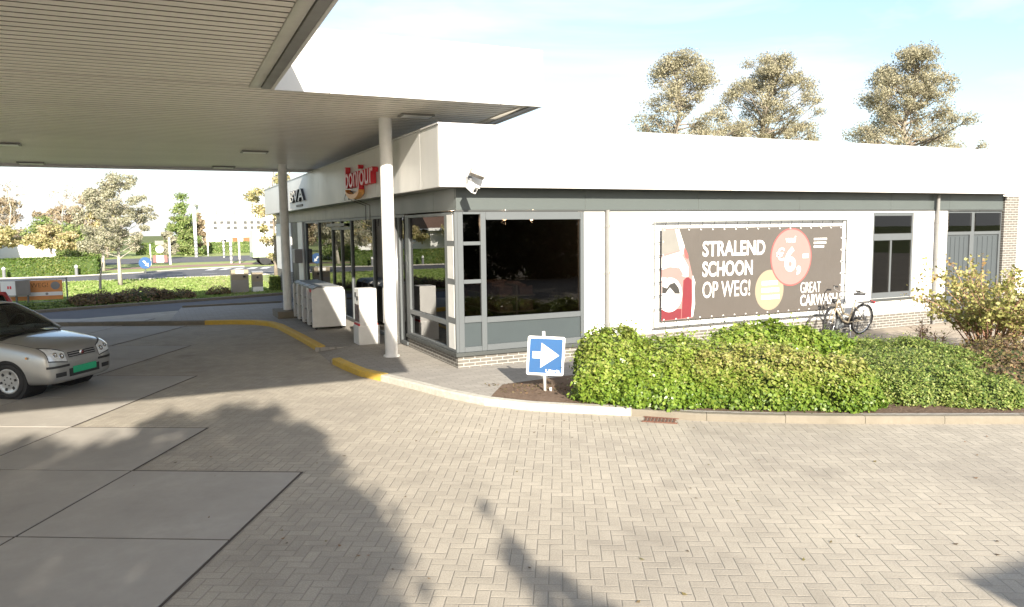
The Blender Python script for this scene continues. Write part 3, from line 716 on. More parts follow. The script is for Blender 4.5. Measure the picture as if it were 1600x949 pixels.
# corner glazing, south side
fr = [(4.865, 4.965, 0.39, 2.90), (5.305, 5.405, 0.39, 2.90), (7.37, 7.448, 0.39, 2.90),
      (4.968, 5.302, 2.86, 2.90), (5.408, 7.367, 2.76, 2.90), (4.968, 5.302, 2.31, 2.375), (4.968, 5.302, 1.625, 1.695), (4.968, 5.302, 0.92, 1.035), (4.968, 5.302, 0.39, 0.48),
      (5.408, 7.367, 0.90, 1.00), (5.408, 7.367, 0.39, 0.50)]
pn = [(4.968, 5.302, 2.375, 2.86), (4.968, 5.302, 1.695, 2.31), (4.968, 5.302, 1.035, 1.625), (5.408, 7.367, 1.0, 2.76)]
f_s = glazing('window_frame', fr, pn, S, MT['frame'], MT['glass_s'], shop)
m = MB()
for u0, u1, v0, v1 in ((4.968, 5.302, 0.482, 0.918), (5.408, 7.367, 0.502, 0.898)): m.prism([(u0, v0), (u1, v0), (u1, v1), (u0, v1)], S, -0.03, 0.0)
m.build('spandrel_panel', MT['panel'], f_s, recalc=True)
m = MB(); m.prism([(5.41, 2.762), (7.365, 2.762), (7.365, 2.79), (5.41, 2.79)], S, 0.032, 0.05); m.build('window_trim', MT['frame'], f_s, recalc=True)
# corner glazing, west side
fr = [(12.665, 12.73, 0.39, 2.90), (13.05, 13.19, 0.39, 2.90), (15.36, 15.60, 0.39, 2.90), (12.733, 13.047, 2.86, 2.90), (12.733, 13.047, 2.30, 2.39), (12.733, 13.047, 1.61, 1.71), (12.733, 13.047, 0.90, 1.01), (12.733, 13.047, 0.39, 0.44),
      (13.193, 15.357, 2.84, 2.90), (13.193, 15.357, 0.84, 0.93), (13.193, 15.357, 0.39, 0.44)]
pn = [(13.193, 15.357, 0.93, 2.84), (13.193, 15.357, 0.44, 0.84)]
f_w = glazing('window_frame', fr, pn, Wf, MT['frame'], MT['glass_w'], shop)
m = MB()
for v0, v1 in ((0.443, 0.897), (1.013, 1.607), (1.713, 2.297), (2.393, 2.857)): m.prism([(12.735, v0), (13.045, v0), (13.045, v1), (12.735, v1)], Wf, -0.02, 0.034)
m.build('pane_reflection', MT['tank'], f_w, recalc=True)  # bright sky reflection of the narrow panes, put into white colour
# long shop front
mu = [15.60, 16.10, 18.25, 20.55, 21.75, 22.95, 25.0, 27.30]
fr = [(a-0.04, a+0.04, 0.12, 2.92) for a in mu[1:]] + [(a+0.042, b-0.042, 2.86, 2.92) for a, b in zip(mu, mu[1:])] + [(a+0.042, b-0.042, 0.12, 0.20) for a, b in zip(mu, mu[1:])]
fr += [(20.6, 22.9, 2.62, 2.70)]
pn = [(a+0.045, b-0.045, 0.20, 2.86) for a, b in zip(mu, mu[1:])]
f_l = glazing('shop_front_frame', fr, pn, Wf, MT['frame'], MT['glass_w'], shop)
m = MB(); m.tube([(SX-0.10, 16.05, 0.12), (SX-0.10, 16.05, 2.86)], 0.045, 10); m.build('silver_post', MT['steel'], shop, smooth=True)
m = MB(); m.prism([(21.0, 2.715), (23.4, 2.715), (23.4, 2.80), (21.0, 2.80)], Wf, 0.035, 0.09); m.build('door_header', MT['framedark'], shop, recalc=True)
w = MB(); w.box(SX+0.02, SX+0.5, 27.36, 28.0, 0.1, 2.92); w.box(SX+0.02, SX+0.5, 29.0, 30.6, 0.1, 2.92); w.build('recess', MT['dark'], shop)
w = MB(); w.box(SX-0.02, SX+0.45, 28.02, 28.98, 0.1, 2.92); w.build('pillar', MT['trim'], shop)
w = MB(); w.box(SX-0.01, SX+0.2, 30.62, NY-0.03, 1.002, 2.92); w.build('wall', MT['wall'], shop)
w = MB(); w.box(SX-0.30, SX-0.03, 28.1, 28.6, 1.45, 1.95); w.build('wall_box', MT['greytaupe'], shop, bevel=0.015)
m = MB()
for a in (18.5, 18.9):
    m.tube([(FX-0.02, a+0.5*math.sin(q)*0.5+0.3, 3.45-0.42*(q-1.0)**2+0.15) if False else (FX-0.03-0.01*q, a+0.32*math.cos(q*1.0), 3.34+0.20*math.sin(q)) for q in np.linspace(0, 3.14, 12)], 0.009, 5)
    m.tube([(FX-0.04, a-0.32, 3.34), (SX-0.09, a-0.30, 3.20), (SX-0.09, a-0.28, 2.70)], 0.009, 5)
m.build('cable', MT['dark'], shop)
# window with three lights, service door, downpipes
fr = [(15.30, 15.375, 0.83, 2.87), (16.63, 16.70, 0.83, 2.87), (15.378, 16.627, 2.78, 2.87), (15.378, 16.627, 2.20, 2.38), (15.378, 16.627, 0.83, 0.98), (15.90, 15.99, 0.983, 2.197)]
pn = [(15.378, 16.627, 2.38, 2.78), (15.378, 15.90, 0.98, 2.2), (15.99, 16.627, 0.98, 2.2)]
f_2 = glazing('window_frame', fr, pn, S, MT['frame'], MT['glass_s'], shop, -0.10, -0.02)
m = MB(); m.box(15.26, 16.74, SY-0.06, SY+0.02, 0.775, 0.826); m.build('sill', MT['sill'], f_2)
w = MB(); w.box(15.2, 16.8, SY+0.24, SY+0.26, 0.5, 2.9); w.build('window_backing', MT['interior'], shop)
fr = [(17.925, 18.0, 0.1, 2.9), (18.86, 19.02, 0.1, 2.9), (20.02, 20.10, 0.1, 2.9), (18.003, 18.857, 2.84, 2.9), (19.023, 20.017, 2.84, 2.9), (18.003, 18.857, 2.30, 2.40), (19.023, 20.017, 2.30, 2.40)]
pn = [(18.003, 18.857, 2.40, 2.84), (19.023, 20.017, 2.40, 2.84)]
f_d = glazing('door_frame', fr, pn, S, MT['frame'], MT['glass_s'], shop, -0.14, -0.04)
m = MB(); m.box(17.93, 20.1, SY+0.3, SY+0.32, 0.1, 2.9); m.build('door_backing', MT['interior'], shop)
m = MB()
for k in range(5): m.box(18.02, 18.84, SY+0.10, SY+0.13, 2.42+k*0.085, 2.49+k*0.085)
m.build('blind', MT['b_white'], shop)
for a, b in ((18.003, 18.857), (19.023, 20.017)):
    d = MB(); d.box(a, b, SY+0.075, SY+0.12, 0.11, 2.297)
    for k in range(1, 5): d.box(a+(b-a)*k/5-0.01, a+(b-a)*k/5+0.01, SY+0.066, SY+0.074, 0.15, 2.25)
    db = d.build('door', MT['doorgrey'], shop)
m = MB(); m.tube([(18.90, SY-0.02, 1.05), (18.90, SY-0.02, 1.18)], 0.012, 6); m.build('handle', MT['steel'], db)
for x_, zt in ((7.95, 2.93), (17.45, 3.30)):
    m = MB(); m.tube([(x_, SY-0.07, 0.10), (x_, SY-0.07, zt)], 0.042, 12)
    for q in (0.7, 1.7, 2.6): m.tube([(x_, SY-0.07, q), (x_, SY-0.07, q+0.04)], 0.052, 12)
    m.build('downpipe', MT['pipe'], shop, smooth=False)
# inside of the shop
w = MB(); w.box(SX+0.22, 9.4, SY+0.22, 30.9, 0.108, 0.13); w.box(9.4, 9.45, SY+0.22, 30.9, 0.13, 3.25); w.box(SX+0.05, 9.4, 30.9, 30.95, 0.13, 3.25); w.box(SX+0.05, 9.45, SY+0.22, 30.95, 3.25, 3.30)
w.box(7.46, 9.4, SY+0.225, SY+0.24, 0.13, 3.25)
w.build('interior', MT['interior'], shop)
def shelf_unit(x, y, lab):
    t = thing('shelf_unit', lab, 'shelf', (x, y, 0.13), 0, None)
    m = MB(); m.box(x-0.02, x+0.02, y-0.9, y+0.9, 0.13, 1.45)
    for z in (0.22, 0.55, 0.88, 1.21): m.box(x-0.42, x-0.022, y-0.9, y+0.9, z, z+0.025); m.box(x+0.022, x+0.42, y-0.9, y+0.9, z, z+0.025)
    m.build('rack', MT['cabgrey'], t)
    for s in (-1, 1):
        m = MB()
        for z in (0.247, 0.577, 0.907, 1.237):
            yy = y-0.86
            while yy < y+0.8:
                w_ = random.uniform(0.08, 0.2); h_ = random.uniform(0.12, 0.25); m.box(x+s*0.08, x+s*(0.38), yy, yy+w_*0.9, z, z+h_); yy += w_
        m.build('goods', MT['goods'], t)
shelf_unit(6.7, 15.0, 'grey shop shelf of packets just inside the corner window'); shelf_unit(6.7, 18.6, 'grey shop shelf of packets deeper behind the shop front')
for x, y, lab in ((6.35, 13.9, 'small warm ceiling spot lamp glowing behind the middle of the big corner window'), (5.1, 13.5, 'small warm ceiling spot lamp glowing behind the narrow corner panes'), (7.3, 14.6, 'small warm ceiling spot lamp glowing at the right edge of the big corner window')):
    t = thing('spot_lamp', lab, 'lamp', (x, y, 2.78))
    m = MB(); m.tube([(x, y, 2.85), (x, y, 3.25)], 0.01, 6); m.lathe([(0.03, 2.90), (0.05, 2.80)], 14, lambda a, b, h: (x+a, y+b, h)); m.build('housing', MT['dark'], t)
    gm = simple('warm_lamp', (0.9, 0.7, 0.5), 0.5, emis=(1.0, 0.62, 0.35, 14.0))
    m = MB(); m.lathe([(0.0005, 2.762), (0.03, 2.77), (0.042, 2.798)], 14, lambda a, b, h: (x+a, y+b, h)); m.build('bulb', gm, t, smooth=True)
    pl = bpy.data.lights.new('spot_lamp_light', 'POINT'); pl.energy = 14.0; pl.color = (1, 0.7, 0.45); pl.shadow_soft_size = 0.04
    po = bpy.data.objects.new('spot_lamp_light', pl); C.objects.link(po); po.location = (0, 0, -0.07); po.parent = t
# roof vent
m = MB(); m.box(20.6-2.6, 21.1-2.6, 17.2, 17.7, 4.225, 4.9); m.box(20.5-2.6, 21.2-2.6, 17.1, 17.8, 4.903, 4.97)
m.build('roof_vent', MT['greytaupe'], tag=('small grey vent box on the shop roof', 'vent'))

m = MB(); m.box(21.6, 60, 17, 17.25, -0.06, 3.6); m.box(21.6, 60, 16.96, 17.29, 3.603, 3.68); m.build('white_sky_wall', MT['farwhite'], tag=('plain white wall added as the white sky beyond the brick pier at the shop corner', 'wall'))  # wall put in to give the blown out white of the sky

# ================================================================== CANOPY
cz = 4.75; CX0, CX1, CX2 = -13.0, 1.78, 6.41; CY0, CYM, CY1 = 1.0, 12.31, 24.5
can = thing('forecourt_canopy', 'large white L shaped petrol station canopy with slatted cream soffit on round columns', 'canopy', (4.155, 14.58, 0.1))
def slats(x0, x1, y0, y1, z, pitch=0.19):
    prof = []; y = y0
    while y < y1-0.01:
        e = min(y+pitch, y1); prof += [(y+0.001, z+0.040), (y+0.024, z+0.040), (y+0.026, z+0.006), (y+0.034, z), (e-0.034, z), (e-0.026, z+0.006), (e-0.024, z+0.040)]; y = e
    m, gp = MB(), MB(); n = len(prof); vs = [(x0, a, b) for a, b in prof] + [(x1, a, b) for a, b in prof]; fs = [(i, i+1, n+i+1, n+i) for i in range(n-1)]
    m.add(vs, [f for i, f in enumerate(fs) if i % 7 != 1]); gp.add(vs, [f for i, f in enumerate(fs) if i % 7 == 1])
    so = m.build('soffit', MT['soffit'], can); gp.build('slat_side_shade', MT['slat_shade_deck'], so)  # south sides of the slats coloured dark, shade put into the paint
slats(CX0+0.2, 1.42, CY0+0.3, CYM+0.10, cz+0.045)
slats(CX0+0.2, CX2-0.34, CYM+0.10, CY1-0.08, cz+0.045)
m = MB(); m.box(1.425, 1.585, CY0+0.1, CYM+0.09, cz+0.030, cz+0.06); m.box(CX2-0.335, CX2-0.20, CYM+0.06, CY1-0.1, cz+0.030, cz+0.06); m.box(1.62, CX2-0.34, CYM+0.05, CYM+0.098, cz+0.03, cz+0.06)
m.build('soffit_trim', MT['trim'], can)
m = MB(); m.box(1.60, 1.735, CY0+0.06, CYM+0.045, cz+0.012, cz+0.05); m.box(CX2-0.19, CX2-0.052, CYM+0.055, CY1-0.06, cz+0.012, cz+0.05)
m.build('soffit_edge', MT['trimdark'], can)
CT = 5.73
m = MB()
def fas_x(y0, y1, xs_):
    for a, b in zip(xs_, xs_[1:]): m.box(a+0.006, b-0.006, y0, y1, cz, CT)
def fas_y(x0, x1, ys_):
    for a, b in zip(ys_, ys_[1:]): m.box(x0, x1, a+0.004, b-0.004, cz, CT)
fas_x(CYM, CYM+0.045, [CX1+0.002, 2.62, 5.58, CX2])
fas_y(CX2-0.045, CX2, [CYM+0.045, 15.4, 18.5, CY1-0.05])
fas_y(CX1-0.045, CX1, [CY0, 4.7, 7.7, 10.4, CYM+0.04])
fas_x(CY0, CY0+0.045, list(np.linspace(CX0, CX1-0.05, 6))); fas_y(CX0, CX0+0.045, list(np.linspace(CY0+0.05, CY1, 11))); 
for a, b in zip(np.linspace(CX0+0.05, CX2, 8), np.linspace(CX0+0.05, CX2, 8)[1:]): m.box(a, b-0.0005, CY1-0.045, CY1, cz-0.03, 4.95)
m.build('fascia', MT['white'], can, bevel=0.006)
m = MB(); m.box(CX0+0.06, CX1-0.06, CY0+0.06, CY1-0.06, cz+0.09, 4.94); m.box(CX1-0.055, CX2-0.06, CYM+0.06, CY1-0.06, cz+0.09, 4.94); m.build('roof_deck', MT['slat_shade_deck'], can)
for x_, y_ in ((4.155, 14.58), (3.47, 23.05)):
    m = MB(); m.tube([(x_, y_, 0.08), (x_, y_, cz+0.06-0.0254*(y_-CYM))], 0.125, 28); m.tube([(x_, y_, 0.10), (x_, y_, 0.13)], 0.16, 28); m.build('column', MT['tank'], can, smooth=False, bevel=0)
    can.children[-1].data.polygons.foreach_set('use_smooth', [len(p.vertices) == 4 for p in can.children[-1].data.polygons])
column_parts = [c_ for c_ in can.children if c_.name.startswith('column')]
m = MB(); m.box(3.10, 3.66, 22.5, 23.6, 0.101, 0.30); m.build('column_plinth', MT['kerb'], can, bevel=0.015)
for x_, y_ in ((2.39, 20.23), (1.95, 24.0), (-2.85, 24.0), (-2.88, 20.15), (4.6, 14.02), (-3.2, 11.5)):
    m = MB(); m.box(x_-0.32, x_+0.32, y_-0.17, y_+0.17, cz+0.012, cz+0.044); lm = m.build('ceiling_light', MT['trimdark'], can, bevel=0.01)
    m = MB(); m.box(x_-0.27, x_+0.27, y_-0.12, y_+0.12, cz+0.002, cz+0.0115); m.build('diffuser', MT['lampglow'], lm)

# the canopy falls gently to the north so that rain runs off
for o_ in list(can.children_recursive):
    if o_.name.startswith('column'): continue
    me = o_.data; v = np.zeros(len(me.vertices)*3); me.vertices.foreach_get('co', v); v = v.reshape(-1, 3)
    v[:, 2] -= 0.0254*(v[:, 1]+14.58-CYM); me.vertices.foreach_set('co', v.ravel()); me.update()

# ================================================================== SIGNS AND FITTINGS ON THE SHOP
Ws = lambda u, v, d: (FX-d, -u, v)            # west fascia lettering, u runs to the south
t = thing('shop_sign', 'red raised shop name lettering with an orange smile under it on the white fascia', 'sign', (FX, 17.5, 3.4))
text_mb('bonjour', (-18.72, -16.10, 3.44, 4.12), Ws, 0.12, 0.012, 0.01).build('lettering', MT['red'], t)
text_mb('bonjour', (-18.70, -16.12, 3.455, 4.105), Ws, 0.006, 0.0, 0.132).build('letter_face', MT['pinkface'], t)
arc = []
for k in range(17): q = math.pi*(1.04+0.80*k/16); arc.append((-17.95+0.72*math.cos(q), 3.60+0.27*math.sin(q)))
arc2 = []
for k in range(17): q = math.pi*(1.84-0.80*k/16); arc2.append((-17.95+0.70*math.cos(q), 3.60+0.155*math.sin(q)))
MB().prism(arc+arc2, Ws, 0.01, 0.15).build('smile', MT['orange'], t, recalc=True)
t = thing('shop_sign', 'small dark edged letters above a tiny second line at the far fascia end', 'sign', (FX, 26.0, 3.4))
text_mb('BVA', (-27.45, -24.75, 3.56, 3.96), Ws, 0.07, 0.02, 0.01).build('lettering', MT['dark'], t)
text_mb('BVA', (-27.43, -24.77, 3.57, 3.95), Ws, 0.006, 0.006, 0.082).build('letter_face', MT['trim'], t)
m = MB()
for k in range(6): m.prism([(-26.5+k*0.2, 3.40), (-26.36+k*0.2, 3.40), (-26.36+k*0.2, 3.47), (-26.5+k*0.2, 3.47)], Ws, 0.005, 0.03)
m.build('small_lettering', MT['framedark'], t, recalc=True)

# lamp and camera on a bracket at the corner
t = thing('security_camera', 'white camera housing under a grey lamp on a bracket at the fascia corner', 'camera', (4.94, 12.29, 3.2))
m = MB(); m.tube([(4.95, 12.29, 3.44), (4.93, 12.16, 3.44), (4.92, 12.10, 3.36)], 0.022, 8); m.box(4.90, 5.0, 12.27, 12.298, 3.38, 3.50); m.build('bracket', MT['cabgrey'], t)
def tilted(m, c, rx, ry, rz):
    R_ = Matrix.Rotation(rz, 3, 'Z') @ Matrix.Rotation(ry, 3, 'Y') @ Matrix.Rotation(rx, 3, 'X')
    m.v = [tuple(R_ @ Vector(v) + Vector(c)) for v in m.v]; return m
m = MB(); m.box(-0.045, 0.045, -0.13, 0.08, -0.058, 0.058); m.box(-0.053, 0.053, -0.16, 0.10, 0.06, 0.072); tilted(m, (4.90, 12.06, 3.30), 0.5, 0.25, 0.3); hb = m.build('housing', MT['tank'], t, bevel=0.008)
m = MB(); m.lathe([(0.0005, -0.138), (0.03, -0.136), (0.035, -0.132)], 14, lambda a, b, h: (a, h, b)); tilted(m, (4.90, 12.06, 3.30), 0.5, 0.25, 0.3); m.build('lens', MT['dark'], hb)
m = MB(); m.box(-0.13, 0.13, -0.09, 0.05, -0.055, 0.055)
for k in range(6): m.box(-0.11+k*0.04, -0.10+k*0.04, -0.08, 0.04, 0.057, 0.075)
tilted(m, (5.03, 12.10, 3.53), -0.25, 0.35, -0.2); lh = m.build('lamp_head', MT['greytaupe'], t, bevel=0.006)
m = MB(); m.box(-0.11, 0.11, -0.094, -0.091, -0.04, 0.04); tilted(m, (5.03, 12.10, 3.53), -0.25, 0.35, -0.2); m.build('lamp_glass', MT['lampglow'], lh)

# advertising banner laced into a tube frame
bn = thing('banner', 'wide dark advertising banner laced into a steel tube frame on the white shop wall', 'banner', (11.7, SY-0.06, 0.52))
By = 0.10
def SB(u, v, d): return (u, SY-By-d, v)
x0, x1, z0, z1 = 9.02, 14.32, 0.56, 2.69
m = MB(); m.tube([SB(x0, z0, 0), SB(x1, z0, 0), SB(x1, z1, 0), SB(x0, z1, 0)], 0.022, 8, closed=True)
for x_ in (x0+0.3, (x0+x1)/2, x1-0.3):
    for z_ in (z0, z1): m.tube([SB(x_, z_, 0), (x_, SY+0.01, z_)], 0.012, 6)
m.build('tube_frame', MT['galv'], bn, smooth=True)
cx0, cx1, cz0, cz1 = 9.20, 14.20, 0.69, 2.565
MB().prism([(cx0, cz0), (cx1, cz0), (cx1, cz1), (cx0, cz1)], SB, -0.004, 0.0).build('canvas', MT['canvas'], bn, recalc=True)
def lace(p, q):
    MB().tube([SB(*p, 0.004), SB(*q, 0.024), SB(q[0]+0.02, q[1]-0.02, -0.02)], 0.008, 4).build('lacing', MT['dark'], bn)
    MB().disc(p, 0.018, SB, 10, 0.001, 0.005).build('eyelet', MT['b_white'], bn, recalc=True)
for k in range(17):
    u = cx0+0.06+(cx1-cx0-0.12)*k/16
    for zz, zf in ((cz1-0.03, z1), (cz0+0.03, z0)): lace((u, zz), (u+0.03, zf))
for k in range(1, 7):
    v = cz0+(cz1-cz0)*k/7
    for uu, uf in ((cx0+0.03, x0), (cx1-0.03, x1)): lace((uu, v), (uf, v-0.02))
def flat(pts, mat, name, lift): return MB().prism(pts, SB, 0.0005, 0.0015+lift*0.0012).build(name, MT[mat], bn, recalc=True)
# printed red car front at the left of the canvas
flat([(9.2,2.55),(9.62,2.55),(9.76,2.20),(9.88,1.90),(9.98,1.55),(10.0,1.0),(9.98,0.72),(9.2,0.70)], 'b_red', 'printed_car', 0)
flat([(9.2,2.545),(9.52,2.545),(9.66,2.12),(9.2,2.03)], 'b_glass', 'printed_windscreen', 1)
flat([(9.52,2.545),(9.62,2.545),(9.76,2.20),(9.72,2.02),(9.2,1.93),(9.2,1.985),(9.66,2.09)], 'b_white', 'printed_pillar', 2)
flat([(9.2,1.93),(9.72,1.99),(9.86,1.78),(9.86,1.55),(9.70,1.60),(9.45,1.63),(9.2,1.52)], 'b_white', 'printed_highlight', 1)
flat([(9.2,1.74),(9.40,1.79),(9.64,1.76),(9.74,1.62),(9.60,1.56),(9.2,1.58)], 'b_red', 'printed_bonnet', 2)
flat([(9.74,1.50),(9.84,1.58),(9.96,1.50),(9.97,0.74),(9.70,0.72),(9.72,1.1)], 'b_deep', 'printed_wing', 1)
flat([(9.2,0.95),(9.70,0.92),(9.69,0.72),(9.2,0.705)], 'b_deep', 'printed_bumper', 1)
flat([(9.98,1.60),(10.04,1.45),(10.02,1.32),(10.04,1.0),(9.99,0.74),(9.95,0.75),(9.97,1.1),(9.96,1.5)], 'b_white', 'printed_edge', 2)
flat([(9.74,2.16),(9.80,2.12),(9.86,2.0),(9.84,1.93),(9.78,1.97)], 'b_rim', 'printed_mirror', 3)
m = MB(); m.prism([(9.205, 1.60)]+[(9.40+0.31*math.sin(q), 1.22+0.35*math.cos(q)) for q in np.linspace(-0.55, math.pi+0.62, 28)]+[(9.205, 0.93)], SB, 0.001, 0.0062); m.build('printed_headlamp', MT['b_white'], bn, recalc=True)
flat([(9.21,1.26),(9.66,1.23),(9.62,1.36),(9.52,1.47),(9.40,1.44),(9.33,1.36),(9.21,1.40)], 'b_dark', 'printed_reflector', 5)
flat([(9.30,1.26),(9.40,1.37),(9.52,1.25)], 'b_white', 'printed_bulb', 6)
# price disc and offer disc
m = MB(); m.disc((12.66, 1.90), 0.60, SB, 48, 0.001, 0.0030, 0.635); m.build('price_disc_rim', MT['b_rim'], bn, recalc=True)
m = MB(); m.disc((12.66, 1.90), 0.57, SB, 48, 0.002, 0.0045, 0.605); m.build('price_disc', MT['b_red'], bn, recalc=True)
m = MB(); m.disc((12.05, 1.20), 0.405, SB, 40, 0.001, 0.0022, 0.44); m.build('offer_disc', MT['b_cream'], bn, recalc=True)
def words(s, fit, bold=0.02, mat='b_white', lift=0.0048, name='lettering'): return text_mb(s, fit, SB, 0.003, bold, lift).build(name, MT[mat], bn)
words('STRALEND', (10.22, 11.90, 1.97, 2.29), 0.022); words('SCHOON', (10.22, 11.56, 1.55, 1.87), 0.022); words('OP WEG!', (10.23, 11.50, 1.11, 1.45), 0.004)
words('GREAT', (12.95, 13.56, 1.09, 1.33), -0.005); words('CARWASH', (12.95, 14.08, 0.80, 1.05), 0.02)
words('6', (12.46, 12.79, 1.58, 2.13), 0.03, lift=0.006); words('\u20ac', (12.22, 12.46, 1.83, 2.11), 0.012, lift=0.006); words(',', (12.82, 12.94, 1.50, 1.70), 0.05, lift=0.006); words('-', (12.99, 13.16, 1.87, 1.96), 0.05, lift=0.006)
words('vanaf', (12.48, 12.78, 2.22, 2.36), 0.012, lift=0.006)
for k, (a, b) in enumerate(((0.22, 0.20), (0.23, 0.24), (0.23, 0.22))):
    m = MB(); u = 12.05-a; 
    while u < 12.05+b:
        w_ = random.uniform(0.05, 0.10); m.prism([(u, 1.31-k*0.155), (u+w_*0.86, 1.31-k*0.155), (u+w_*0.86, 1.40-k*0.155), (u, 1.40-k*0.155)], SB, 0.003, 0.005); u += w_
    m.build('offer_print', MT['b_white'], bn, recalc=True)
for k in range(3):
    m = MB(); u = 13.32
    while u < 13.68-0.06*(k == 2):
        w_ = random.uniform(0.03, 0.07); m.prism([(u, 2.26-k*0.085), (u+w_*0.85, 2.26-k*0.085), (u+w_*0.85, 2.305-k*0.085), (u, 2.305-k*0.085)], SB, 0.001, 0.003); u += w_
    m.build('small_print', MT['b_white'], bn, recalc=True)

# blue arrow sign on its post in the bed
sg = thing('direction_sign', 'blue square sign with a white right arrow on a short white post by the hedge', 'sign', (5.33, 10.22, 0.1))
ang = math.radians(-23)                      # the face turned a little towards the forecourt
def SG(u, v, d):
    tl = math.radians(-3.5); a = u*math.cos(tl)-(v-0.64)*math.sin(tl); b = u*math.sin(tl)+(v-0.64)*math.cos(tl)
    return (5.33+a*math.cos(ang)+d*math.sin(ang), 10.22-d*math.cos(ang)+a*math.sin(ang), b+0.655)
m = MB(); m.tube([(5.33, 10.255, 0.08), (5.315, 10.255, 1.03)], 0.024, 12); m.tube([(5.40, 10.20, 0.10), (5.40, 10.20, 0.16)], 0.02, 8); m.build('post', MT['tank'], sg, smooth=True)
def rr(u0, u1, v0, v1, r): 
    o = []
    for cx_, cy_, q0 in ((u1-r, v1-r, 0), (u0+r, v1-r, 90), (u0+r, v0+r, 180), (u1-r, v0+r, 270)):
        for k in range(5): q = math.radians(q0+k*22.5); o.append((cx_+r*math.cos(q), cy_+r*math.sin(q)))
    return o
MB().prism(rr(-0.285, 0.285, 0.34, 0.94, 0.03), SG, 0.0, 0.012).build('sign_plate', MT['signwhite'], sg, recalc=True)
MB().prism(rr(-0.25, 0.25, 0.375, 0.905, 0.02), SG, 0.006, 0.0145).build('blue_face', MT['blue'], sg, recalc=True)
MB().prism([(-0.205, 0.60), (-0.205, 0.705), (-0.075, 0.705), (-0.075, 0.84), (0.205, 0.655), (-0.075, 0.455), (-0.075, 0.60)], SG, 0.010, 0.0165).build('arrow', MT['signwhite'], sg, recalc=True)
text_mb('Uitrit', (0.01, 0.225, 0.385, 0.435), SG, 0.003, 0.04, 0.0142).build('lettering', MT['signwhite'], sg)

# display cabinets on the walkway
def roundtop(x0, x1, z0, z1, r):
    o = [(x0, z0), (x1, z0)]
    for k in range(7): q = math.radians(k*15); o.append((x1-r+r*math.cos(q), z1-r+r*math.sin(q)))
    for k in range(7): q = math.radians(90+k*15); o.append((x0+r+r*math.cos(q), z1-r+r*math.sin(q)))
    return o
def cabinet(y, lab, n):
    X0, X1 = 3.52, 4.36; t = thing('display_cabinet', lab, 'display cabinet', ((X0+X1)/2, y+0.35, 0.1), 0, 'display cabinets by the shop front')
    XZ = lambda u, v, d: (u, y+d, v)
    for a_, b_ in ((0.0, 0.05), (0.61, 0.65)): MB().prism(roundtop(X0, X1, 0.16, 1.19, 0.14), XZ, a_, b_).build('end_panel', MT['cabinet'], t, recalc=True, bevel=0.006)
    m = MB(); m.prism([(X0+0.03, 1.155), (X0+0.14, 1.20), (X1-0.14, 1.20), (X1-0.02, 1.12), (X1-0.02, 1.09), (X1-0.14, 1.165), (X0+0.14, 1.165), (X0+0.03, 1.12)], XZ, -0.012, 0.66); m.box(X1-0.03, X1-0.015, y+0.052, y+0.608, 0.17, 1.09); m.build('hood', MT['cabgrey'], t, recalc=True)
    for z in (0.20, 0.52, 0.82): m = MB(); m.box(X0+0.05, X1-0.032, y+0.052, y+0.608, z, z+0.025); m.build('shelf', MT['cabgrey'], t)
    m = MB()
    for z in (0.226, 0.546, 0.846):
        for k in range(5):
            if random.random() < 0.15: continue
            cxx, cyy = X0+0.13+random.uniform(0, 0.03), y+0.12+k*0.105
            m.lathe([(0.045, z), (0.045, z+0.15), (0.02, z+0.19), (0.02, z+0.23)], 8, lambda a, b, h: (cxx+a, cyy+b, h))
    m.build('bottles', MT['bluebottle' if n < 2 else 'cabgrey'], t)
    for a in (X0+0.1, X1-0.1):
        for b in (y+0.06, y+0.58): m = MB(); m.lathe([(0.035, -0.02), (0.035, 0.02)], 12, lambda p, q, h: (a+p, b+h, 0.135+q)); m.box(a-0.02, a+0.02, b-0.01, b+0.01, 0.15, 0.18); m.build('castor', MT['dark'], t)
    if n == 0:
        m = MB(); m.box(X0+0.06, X0+0.075, y+0.054, y+0.606, 1.02, 1.14); m.build('header_card', MT['red'], t)
for n, lab in enumerate(('nearest white display cabinet with its bright end panel and blue bottles facing the forecourt', 'second display cabinet, just behind the one with the bright end panel',
                         'third display cabinet of the row, with two cabinets in front of it', 'farthest display cabinet of the row, beside the plinth of the far column')): cabinet(19.46+n*0.74, lab, n)
dp = thing('service_pillar', 'white square service pillar with red lines at its sides between cabinets and near column', 'dispenser', (4.16, 16.6, 0.1))
m = MB(); m.box(3.97, 4.36, 16.36, 16.78, 0.56, 1.33); m.box(3.93, 4.40, 16.33, 16.81, 0.10, 0.52); m.build('body', MT['tank'], dp, bevel=0.012)
m = MB(); m.box(3.975, 4.355, 16.365, 16.775, 0.52, 0.56); m.build('waist', MT['tank'], dp)
for a_, b_ in ((3.945, 3.974), (4.356, 4.385)): m = MB(); m.box(a_, b_, 16.36, 16.79, 0.522, 0.558); m.build('red_line', MT['red'], dp)
m = MB(); m.box(3.958, 3.969, 16.40, 16.74, 0.60, 0.98); m.build('side_panel', MT['goods'], dp)
m = MB(); m.box(3.955, 3.969, 16.44, 16.56, 1.08, 1.16); m.box(3.955, 3.969, 16.60, 16.70, 1.14, 1.24); m.build('slot', MT['dark'], dp)

